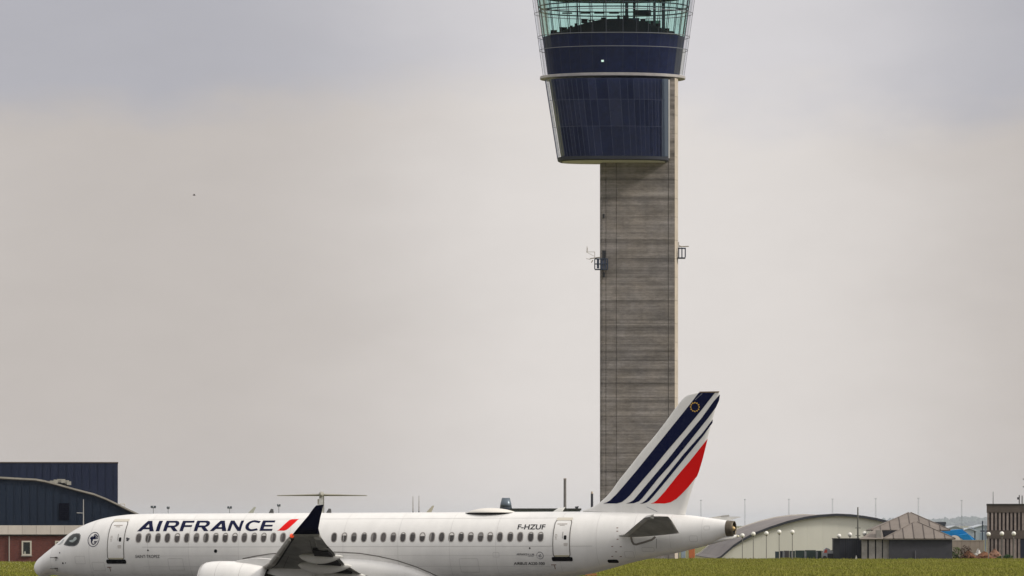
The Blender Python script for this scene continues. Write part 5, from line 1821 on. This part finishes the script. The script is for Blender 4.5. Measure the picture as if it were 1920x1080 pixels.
    heap(1846, 1884, 1029, 'soil_heap', 'paler soil heap against the ribbed building', soil2, 637, 3)
    heap(1824, 1844, 1028.5, 'sand_heap', 'small white heap with a dark rock behind the red soil', mat('white_sand', (.62, .60, .57), .9, var=.3, vscale=2), 640, 4)
    # dark brown bush on the first heap, green scrub
    foliage('bush', 1811.5, 1024, 632.5, 1.15, .55, 'dark brown dead bush standing in front of the red soil heap', (.055, .028, .018), 5, 260)
    foliage('bush', 1795, 1026, 633, .9, .6, 'green bush at the right corner of the tiled hut', (.09, .13, .03), 6, 240)
    foliage('bush', 1890, 1040, 634, .8, .9, 'dark green bush by the foot of the ribbed building', (.025, .06, .018), 7, 260)
    foliage('bush', 1875, 1043, 633, .6, .8, 'low green bush left of the larger one by the ribbed building', (.05, .075, .025), 8, 200)
    for px, w, s_, lab in ((1690, .8, 21, 'low weeds at the left part of the tiled hut wall'), (1748, .7, 22, 'low weeds at the middle of the tiled hut wall'), (1708, .5, 23, 'small weeds beside the standpipe on the hut wall')):
        foliage('weed_clump', px, 1046.5, 624.3, w, .35, lab, (.10, .13, .025), s_, 120, 'weeds along the hut wall')
    foliage('grass_hummock', 1478, 1046, 628.0, 2.6, .7, 'yellow green grassy hummock in front of the dark screen', (.17, .17, .025), 30, 700)

    # globe lamps
    D = 622.0
    gl = mat('opal_globe', (.80, .79, .74), .35)
    pl = mat('lamp_pole', (.22, .21, .19), .7, var=.2)
    lamps = [(1392, 1004, 'globe lamp nearest the airliner tail cone'), (1412.5, 1001, 'second globe lamp from the airliner tail cone'), (1437, 1000, 'third globe lamp from the tail cone, middle of its row of five'), (1461, 997.5, 'globe lamp left of the right end of the row of five'), (1485.7, 997.5, 'right end globe lamp of the row of five before the pale hangar front'),
             (1573.2, 1005, 'globe lamp over the left side of the black shed'), (1593.6, 1002.3, 'globe lamp over the middle of the black shed'), (1620.8, 1000.3, 'globe lamp beside the left eave of the tiled hut'),
             (1853.5, 1001.5, 'globe lamp at the left corner of the ribbed building'), (1878.5, 1000.5, 'globe lamp before the middle of the ribbed building'), (1900.8, 1000.5, 'globe lamp nearest the right edge before the ribbed building')]
    src = None
    for k, (px, py, lab) in enumerate(lamps):
        d = D if px < 1500 else (631 if px < 1700 else 628)
        if src is None:
            src = thing('globe_lamp', (0, 0, 0), lab, 'lamp post', 'white globe lamps in front of the buildings')
            h = 3.35
            parts = [MB().tube((0, 0, 0), (0, 0, h - .2), .055, .045, 8).build('pole', pl, src),
                     MB().tube((0, 0, h - .28), (0, 0, h - .15), .06, .13, 10).build('collar', mat('lamp_collar', (.10, .09, .08), .6), src),
                     MB().sphere((0, 0, h + .08), .285, 16, 10).build('globe', gl, src, smooth=True)]
            o = src
        else:
            o = src.copy()
            C.objects.link(o)
            for p_ in parts:
                c = p_.copy()
                C.objects.link(c)
                c.parent = o
            o['label'] = lab
        o.location = (X(px, d), d, Z(py, d) - 3.43)


def foliage(name, px, py, d, w, depth, label, col, seed, n, group=None):
    """a bush of small leaf faces spread through its volume, on a few stems"""
    rg = random.Random(seed)
    h = Z(py, d)
    t = thing(name, (X(px, d), d, 0), label, 'bush' if name == 'bush' else name.split('_')[0], group)
    mb = MB()
    for i in range(n):
        a = rg.uniform(0, 6.283)
        r = math.sqrt(rg.random())
        zz = rg.random() ** .8
        k = math.sin(math.pi * (.15 + .8 * zz)) ** .6
        c = Vector((w * r * k * math.cos(a) * rg.uniform(.7, 1.15), depth * r * k * math.sin(a), h * zz * rg.uniform(.8, 1.08)))
        s_ = rg.uniform(.06, .14)
        u = Vector((rg.gauss(0, 1), rg.gauss(0, 1), rg.gauss(0, 1))).normalized()
        v = u.orthogonal().normalized()
        mb.add([c - u * s_, c + v * s_ * .6, c + u * s_, c - v * s_ * .6], [(0, 1, 2, 3)])
    tag(mb.build('leaves', mat('leaf_' + '_'.join(str(int(x * 1000)) for x in col), col, .9, var=.5, vscale=2, spec=.2), t), kind='stuff')
    sb = MB()
    for i in range(5):
        sb.tube((rg.uniform(-.1, .1) * w, 0, 0), (rg.uniform(-.6, .6) * w, rg.uniform(-.5, .5) * depth, h * rg.uniform(.5, .85)), .03, .012, 5)
    sb.build('stems', mat('stem_brown', (.06, .045, .03), .9), t)


# ------------------------------------------------------------------ things beyond the airliner's back
def middle_distance():
    # T-tail jet seen end on
    D = 440.0
    q = F / D
    ox = X(603.3, D + 14.6)
    t = thing('t_tail_jet', (ox, D, 0), 'grey jet seen end on, only its high tailplane showing over the airliner', 'jet')
    g = mat('jet_grey', (.42, .41, .36), .5, var=.2, vscale=1.5)
    zt = Z(927.8, D + 14.6)
    rs = []
    for y, r in ((-9, .2), (-8.2, .7), (-6, 1.2), (-2, 1.35), (6, 1.35), (10, 1.2), (14, .7), (16, .3)):
        rs.append([(r * math.sin(a), y, 2.6 + r * math.cos(a) + (max(y - 6, 0) * .05)) for a in [2 * math.pi * i / 20 for i in range(20)]])
    MB().rings(rs).build('fuselage', g, t, smooth=True)
    MB().rings([[(-.21, 9, 3.6), (.21, 9, 3.6), (.21, 15.5, 3.6), (-.21, 15.5, 3.6)], [(-.18, 13.2, zt - .1), (.18, 13.2, zt - .1), (.16, 16.2, zt - .1), (-.16, 16.2, zt - .1)]]).build('fin', mat('fin_grey', (.34, .34, .32), .5, var=.3, vscale=2), t)
    MB().rings([[(.27 * k * math.sin(a), 12.4 + y, zt + .02 + .30 * k * math.cos(a)) for a in [2 * math.pi * i / 12 for i in range(12)]] for y, k in ((0, .1), (.5, .8), (1.5, 1), (3.4, .8), (4.6, .1))]).build('fin_bullet', mat('bullet_grey', (.30, .29, .25), .5), t, smooth=True)
    for sg in (-1, 1):
        MB().rings([[(sg * .15, 13 + .2, zt), (sg * .15, 14.2, zt + .10), (sg * .15, 15.9, zt), (sg * .15, 14.2, zt - .12)],
                    [(sg * 4.2, 15.0, zt - .06), (sg * 4.2, 15.6, zt - .02), (sg * 4.2, 16.3, zt - .06), (sg * 4.2, 15.6, zt - .10)]]).build('tailplane', mat('tailplane_tan', (.30, .28, .21), .5, var=.4, vscale=2.5), t)
        MB().rings([[(sg * 1.2, -1, 2.0), (sg * 1.2, 1, 2.2), (sg * 1.2, 4, 2.0), (sg * 1.2, 1, 1.8)], [(sg * 10.4, 3.4, 2.5), (sg * 10.4, 4, 2.55), (sg * 10.4, 4.8, 2.5), (sg * 10.4, 4, 2.45)]]).build('wing', g, t)
        MB().rings([[(sg * 2.1 + r * math.sin(a), y, 3.3 + r * math.cos(a)) for a in [2 * math.pi * i / 16 for i in range(16)]] for y, r in ((7.5, .62), (8.5, .72), (11, .6), (11.6, .42))]).build('engine', g, t, smooth=True)
        MB().tube((sg * 1.8, 2, .45), (sg * 1.8, 2, 2), .1).tube((sg * 1.8 - .15, 2, .45), (sg * 1.8 + .15, 2, .45), .45, n=14).build('landing_leg', mat('leg_dark', (.05, .05, .05), .6), t)
    MB().tube((0, -6.5, .35), (0, -6.5, 1.6), .08).tube((-.12, -6.5, .35), (.12, -6.5, .35), .35, n=14).build('nose_leg', MATS['leg_dark'], t)
    MB().box(-.36, -.235, 13.6, 14.2, Z(946, D + 14), Z(936, D + 14)).build('fin_fairing', mat('fairing_cream', (.6, .55, .46), .6), t)

    # far airliners, only fin tips showing
    for px, tx, lab in ((477, 'cream', 'far parked airliner whose pale fin tip shows left of the winglet'), (811, 'pale', 'far parked airliner whose pale fin tip shows right of two dark posts')):
        D = 1500.0
        q = F / D
        t = thing('distant_airliner', (X(px, D), D, 0), lab, 'airliner', 'far parked airliners seen over the foreground fuselage')
        m = mat('far_paint_' + tx, (.46, .47, .41) if tx == 'cream' else (.50, .47, .38), .5)
        zt = Z(950.5 if px < 500 else 948.2, D)
        rs = []
        for x, r, dz in ((3, .2, 1.0), (0, .8, .6), (-6, 1.8, .15), (-10, 2, 0), (-28, 2, 0), (-31, 1.5, -.3), (-33, .3, -.8)):
            rs.append([(x, r * math.sin(a), 4.0 + dz + r * math.cos(a)) for a in [2 * math.pi * i / 16 for i in range(16)]])
        MB().rings(rs).build('fuselage', m, t, smooth=True)
        MB().rings([[(-4.6, -.2, 5.6), (-1.6, -.2, 5.6), (-1.6, .2, 5.6), (-4.6, .2, 5.6)], [(-.1, -.1, zt), (.55, -.1, zt), (.55, .1, zt), (-.1, .1, zt)]]).build('fin', m, t)
        for sg in (-1, 1):
            MB().rings([[(-13, sg * 1.5, 3.3), (-19, sg * 1.5, 3.3), (-19, sg * 1.5, 3.7), (-13, sg * 1.5, 3.7)], [(-19, sg * 16, 4.2), (-20.5, sg * 16, 4.2), (-20.5, sg * 16, 4.35), (-19, sg * 16, 4.35)]]).build('wing', m, t)
            MB().rings([[(-2, sg * .6, 5), (1.5, sg * .6, 5), (1.5, sg * .6, 5.2), (-2, sg * .6, 5.2)], [(.5, sg * 6, 5.5), (2.2, sg * 6, 5.5), (2.2, sg * 6, 5.6), (.5, sg * 6, 5.6)]]).build('tailplane', m, t)
        for x, y in ((-29, 0), (-16, 2.5), (-16, -2.5)):
            MB().tube((x, y, 0), (x, y, 3), .35, n=8).build('landing_leg', MATS['leg_dark'], t)

    # two stacked vents: tapered steel cooling hood on a flat roof behind
    D = 560.0
    ox = X(1020, D)
    t = thing('flat_roof_terminal', (ox, D, 0), 'flat roofed building whose dark roof edge shows behind the airliner tail', 'building')
    lx = lambda px: X(px, D) - ox
    MB().box(lx(958), lx(1088), 0, 25, 0, Z(957, D)).build('wall', mat('blue_grey_wall', (.24, .29, .37), .6, var=.1), t)
    MB().box(lx(956), lx(1090), -.3, 25.3, Z(956.8, D), Z(953.2, D)).build('roof_edge', mat('roof_edge_dark', (.035, .04, .035), .7, var=.4, vscale=2), t)
    MB().box(lx(1040), lx(1044), -.33, -.003, Z(958.5, D), Z(957.0, D)).build('window', mat('pane_dark', (.03, .035, .05), .2), t)
    MB().prism([(lx(1080), Z(953, D)), (lx(1084.5), Z(953, D)), (lx(1086.5), Z(948.6, D)), (lx(1078.5), Z(949.8, D))], 4, 5).build('roof_unit', mat('unit_dark', (.05, .055, .06), .6), t)
    D = 585.0
    t = thing('vent_hood', (X(948.5, D), D, 0), 'tapered blue grey ventilation hood above the airliner roof fairing', 'vent')
    q = F / D
    hb, ht, hs = Z(954, D), Z(933.5, D), Z(951, D)
    sq = lambda w, d_, z: [(-w, -d_, z), (w, -d_, z), (w, d_, z), (-w, d_, z)]
    ringc = lambda r, z: [(r * math.cos(a), r * math.sin(a), z) for a in [2 * math.pi * i / 28 for i in range(28)]]
    MB().rings([ringc(11 / q, hs), ringc(10.4 / q, (hs * 2 + ht) / 3), ringc(7.4 / q, ht)]).build('hood', mat('hood_steel', (.13, .165, .20), .35, metal=.35, var=.25, vscale=1), t, smooth=True)
    MB().rings([ringc(11.5 / q, hb - .2), ringc(11.5 / q, hs - .01)]).build('hood_rim', mat('rim_dark', (.03, .045, .065), .5), t)
    MB().tube((0, 0, 0), (0, 0, hb - .21), 9 / q, 9 / q, 20).build('riser', mat('riser_grey', (.3, .3, .3), .6), t)
    D = 575.0
    t = thing('chimney_pole', (X(1059.3, D), D, 0), 'thick grey upright pole behind the rear cabin door', 'pole')
    MB().tube((0, 0, 0), (0, 0, Z(898.5, D)), .20, .165, 12).build('shaft', mat('pole_concrete', (.20, .19, .18), .8, var=.25, vscale=2), t)
    MB().tube((0, 0, Z(898.4, D)), (0, 0, Z(897, D)), .19, .19, 12).build('cap', mat('cap_brown', (.28, .22, .16), .7), t)
    D = 580.0
    t = thing('marker_pole', (X(1110, D), D, 0), 'short dark post with a pale tip between grey pole and tower', 'pole')
    MB().tube((0, 0, 0), (0, 0, Z(925.5, D)), .17, .15, 10).build('shaft', mat('post_dark', (.035, .035, .05), .6, var=.3), t)
    MB().tube((0, 0, Z(925.4, D)), (0, 0, Z(921.5, D)), .14, .11, 10).build('tip', mat('tip_cream', (.50, .42, .33), .6), t)
    for px, top, lab in ((774.3, 930.5, 'left of two thin tapering dark posts behind the cabin roof'), (785.5, 929.5, 'right of two thin tapering dark posts behind the cabin roof')):
        D = 900.0
        t = thing('lattice_post', (X(px, D), D, 0), lab, 'mast', 'two dark posts behind the cabin')
        zt = Z(top, D)
        MB().tube((0, 0, 0), (0, 0, zt * .72), .17, .10, 8).build('lower_shaft', mat('post_slate', (.04, .045, .055), .6), t)
        MB().tube((0, 0, zt * .721), (0, 0, zt), .075, .04, 8).build('upper_shaft', mat('post_tan', (.20, .16, .13), .6), t)

    # floodlight masts far behind
    for px, top, wide, lab in ((287.5, 950.5, 4.6, 'floodlight mast with twin lamp heads nearest the airliner nose'), (315.3, 952, 2.4, 'thin floodlight mast second from the airliner nose'), (430.5, 951.5, 4.0, 'floodlight mast with dark lamp head over the middle of the lettering'), (522.8, 947.5, 3.0, 'taller thin floodlight mast just left of the winglet')):
        D = 1700.0
        q = F / D
        t = thing('floodlight_mast', (X(px, D), D, 0), lab, 'light mast', 'floodlight masts far behind the airliner')
        zt = Z(top, D)
        MB().tube((0, 0, 0), (0, 0, zt), .16, .10, 6).build('shaft', mat('mast_grey', (.22, .23, .24), .6), t)
        for s_ in (-1, 1):
            MB().box(s_ * wide / q * .62 - .45 * wide / q, s_ * wide / q * .62 + .45 * wide / q, -.3, .3, zt - .25, zt + .4).build('lamp_head', mat('lamp_head_dark', (.04, .06, .075), .5), t)
        MB().box(-wide / q, wide / q, -.08, .08, zt - .45, zt - .255).build('lamp_bar', mat('mast_grey', (.22, .23, .24)), t)

    # thin lattice approach masts beyond the right hangar
    words = ['just right of the fin', 'above the airliner tail cone', 'over the left shoulder of the arched hangar', 'over the crown of the arched hangar', 'over the right shoulder of the arched hangar', 'above the tiled hut apex', 'above the blue canopy']
    src = None
    for (px, top), wd in zip(((1314, 937.5), (1396.5, 936), (1479, 935.5), (1560.8, 935), (1641.8, 934.5), (1721.8, 933.5), (1803, 938)), words):
        D = 1500.0
        lab = 'thin lattice mast ' + wd
        h = Z(top, D)
        if src is None:
            src = thing('lattice_mast', (0, 0, 0), lab, 'mast', 'row of thin lattice masts far behind')
            mb = MB()
            H0 = 12.0
            for a in range(3):
                c, s_ = math.cos(a * 2.094), math.sin(a * 2.094)
                mb.tube((.34 * c, .34 * s_, 0), (.16 * c, .16 * s_, H0), .024, .018, 3)
            for k in range(20):
                z0, z1 = H0 * k / 20, H0 * (k + 1) / 20
                for a in range(3):
                    r0, r1 = .34 - .18 * k / 20, .34 - .18 * (k + 1) / 20
                    mb.tube((r0 * math.cos(a * 2.094), r0 * math.sin(a * 2.094), z0), (r1 * math.cos(a * 2.094 + 2.094), r1 * math.sin(a * 2.094 + 2.094), z1), .013, n=3)
            p0 = mb.build('lattice', mat('lattice_grey', (.20, .22, .24), .6), src)
            p1 = MB().box(-.35, .35, -.05, .05, H0 - .02, H0 + .10).build('lamp_bar', mat('lattice_grey', (.2, .22, .24)), src)
            o = src
        else:
            o = src.copy()
            C.objects.link(o)
            for p_ in (p0, p1):
                c = p_.copy()
                C.objects.link(c)
                c.parent = o
            o['label'] = lab
        o.location = (X(px, D), D, h - 12.15)

    # low clutter under the tail: store hut with coloured crates at the hangar's side
    D = 655.0
    for px, py, w, h, m, lab in ((1266, 1041, 13, 14, ('store_grey', (.13, .13, .16)), 'dark grey crate low behind the rear fuselage'), (1281, 1036, 8, 9, ('store_blue', (.32, .40, .50)), 'pale blue crate next to the orange one'), (1297, 1033, 11, 9, ('store_orange', (.58, .17, .06)), 'orange crate beside the arched hangar roof'), (1254, 1043, 10, 12, ('store_pale', (.42, .36, .33)), 'pale crate left of the dark grey one')):
        t = thing('storage_crate', (X(px, D), D, 0), lab, 'crate', 'crates by the arched hangar')
        q = F / D
        z1 = Z(py - h / 2, D)
        mm = mat(*m, .6, var=.2)
        MB().box(-w / 2 / q, w / 2 / q, -.5, .5, .06, z1).build('crate_body', mm, t, bevel=.03)
        MB().box(-w / 2 / q - .03, w / 2 / q + .03, -.54, .54, z1 + .003, z1 + .08).build('lid', mm, t)
        for s_ in (-1, 1):
            MB().box(s_ * w * .35 / q - .06, s_ * w * .35 / q + .06, -.45, .45, 0, .058).build('runner', mat('runner_wood', (.2, .15, .1), .8), t)

    D = 424.0
    t = thing('marker_board', (X(1108, D), D, 0), 'low orange brown board just below the rear fuselage', 'marker board')
    q = F / D
    MB().box(-11 / q, 11 / q, 0, .08, .12, Z(1075.5, D)).build('board', mat('board_orange', (.42, .16, .06), .7, var=.25), t)
    for s_ in (-1, 1):
        MB().box(s_ * 8 / q - .03, s_ * 8 / q + .03, .082, .14, 0, .4).build('leg', mat('leg_dark', (.05, .05, .05)), t)

    # a bird far up
    D = 300.0
    b = at(364, 366, D)
    t = thing('bird', b, 'tiny dark bird in the sky left of the tower', 'bird')
    MB().rings([[(x, r * math.cos(a), r * math.sin(a)) for a in [2 * math.pi * i / 8 for i in range(8)]] for x, r in ((-.09, .006), (-.04, .028), (.03, .03), (.08, .016), (.11, .004))]).build('body', mat('bird_dark', (.12, .115, .115), .8), t)
    for s_ in (-1, 1):
        MB().add([(-.04, s_ * .02, .01), (.05, s_ * .02, .01), (.03, s_ * .14, .07), (-.02, s_ * .13, .07), (-.05, s_ * .26, .03), (-.02, s_ * .26, .03)], [(0, 1, 2, 3), (3, 2, 5, 4)]).build('bird_wing', MATS['bird_dark'], t)


def haze():
    m = bpy.data.materials.new('haze_air')
    m.use_nodes = True
    nt = m.node_tree
    nt.nodes.remove(nt.nodes['Principled BSDF'])
    v = nt.nodes.new('ShaderNodeVolumePrincipled')
    v.inputs['Color'].default_value = (.84, .91, 1.0, 1)
    v.inputs['Density'].default_value = HAZE
    v.inputs['Anisotropy'].default_value = .0
    nt.links.new(v.outputs[0], nt.nodes['Material Output'].inputs['Volume'])
    o = MB().box(-21000, 21000, -400, 43000, -1, 92).build('haze', m)
    tag(o, 'thin pale air over the whole airfield', 'haze', kind='stuff')


HAZE = 0.000022
ground()
grass()
far_wood()
tower()
left_buildings()
right_buildings()
middle_distance()
airliner()
haze()
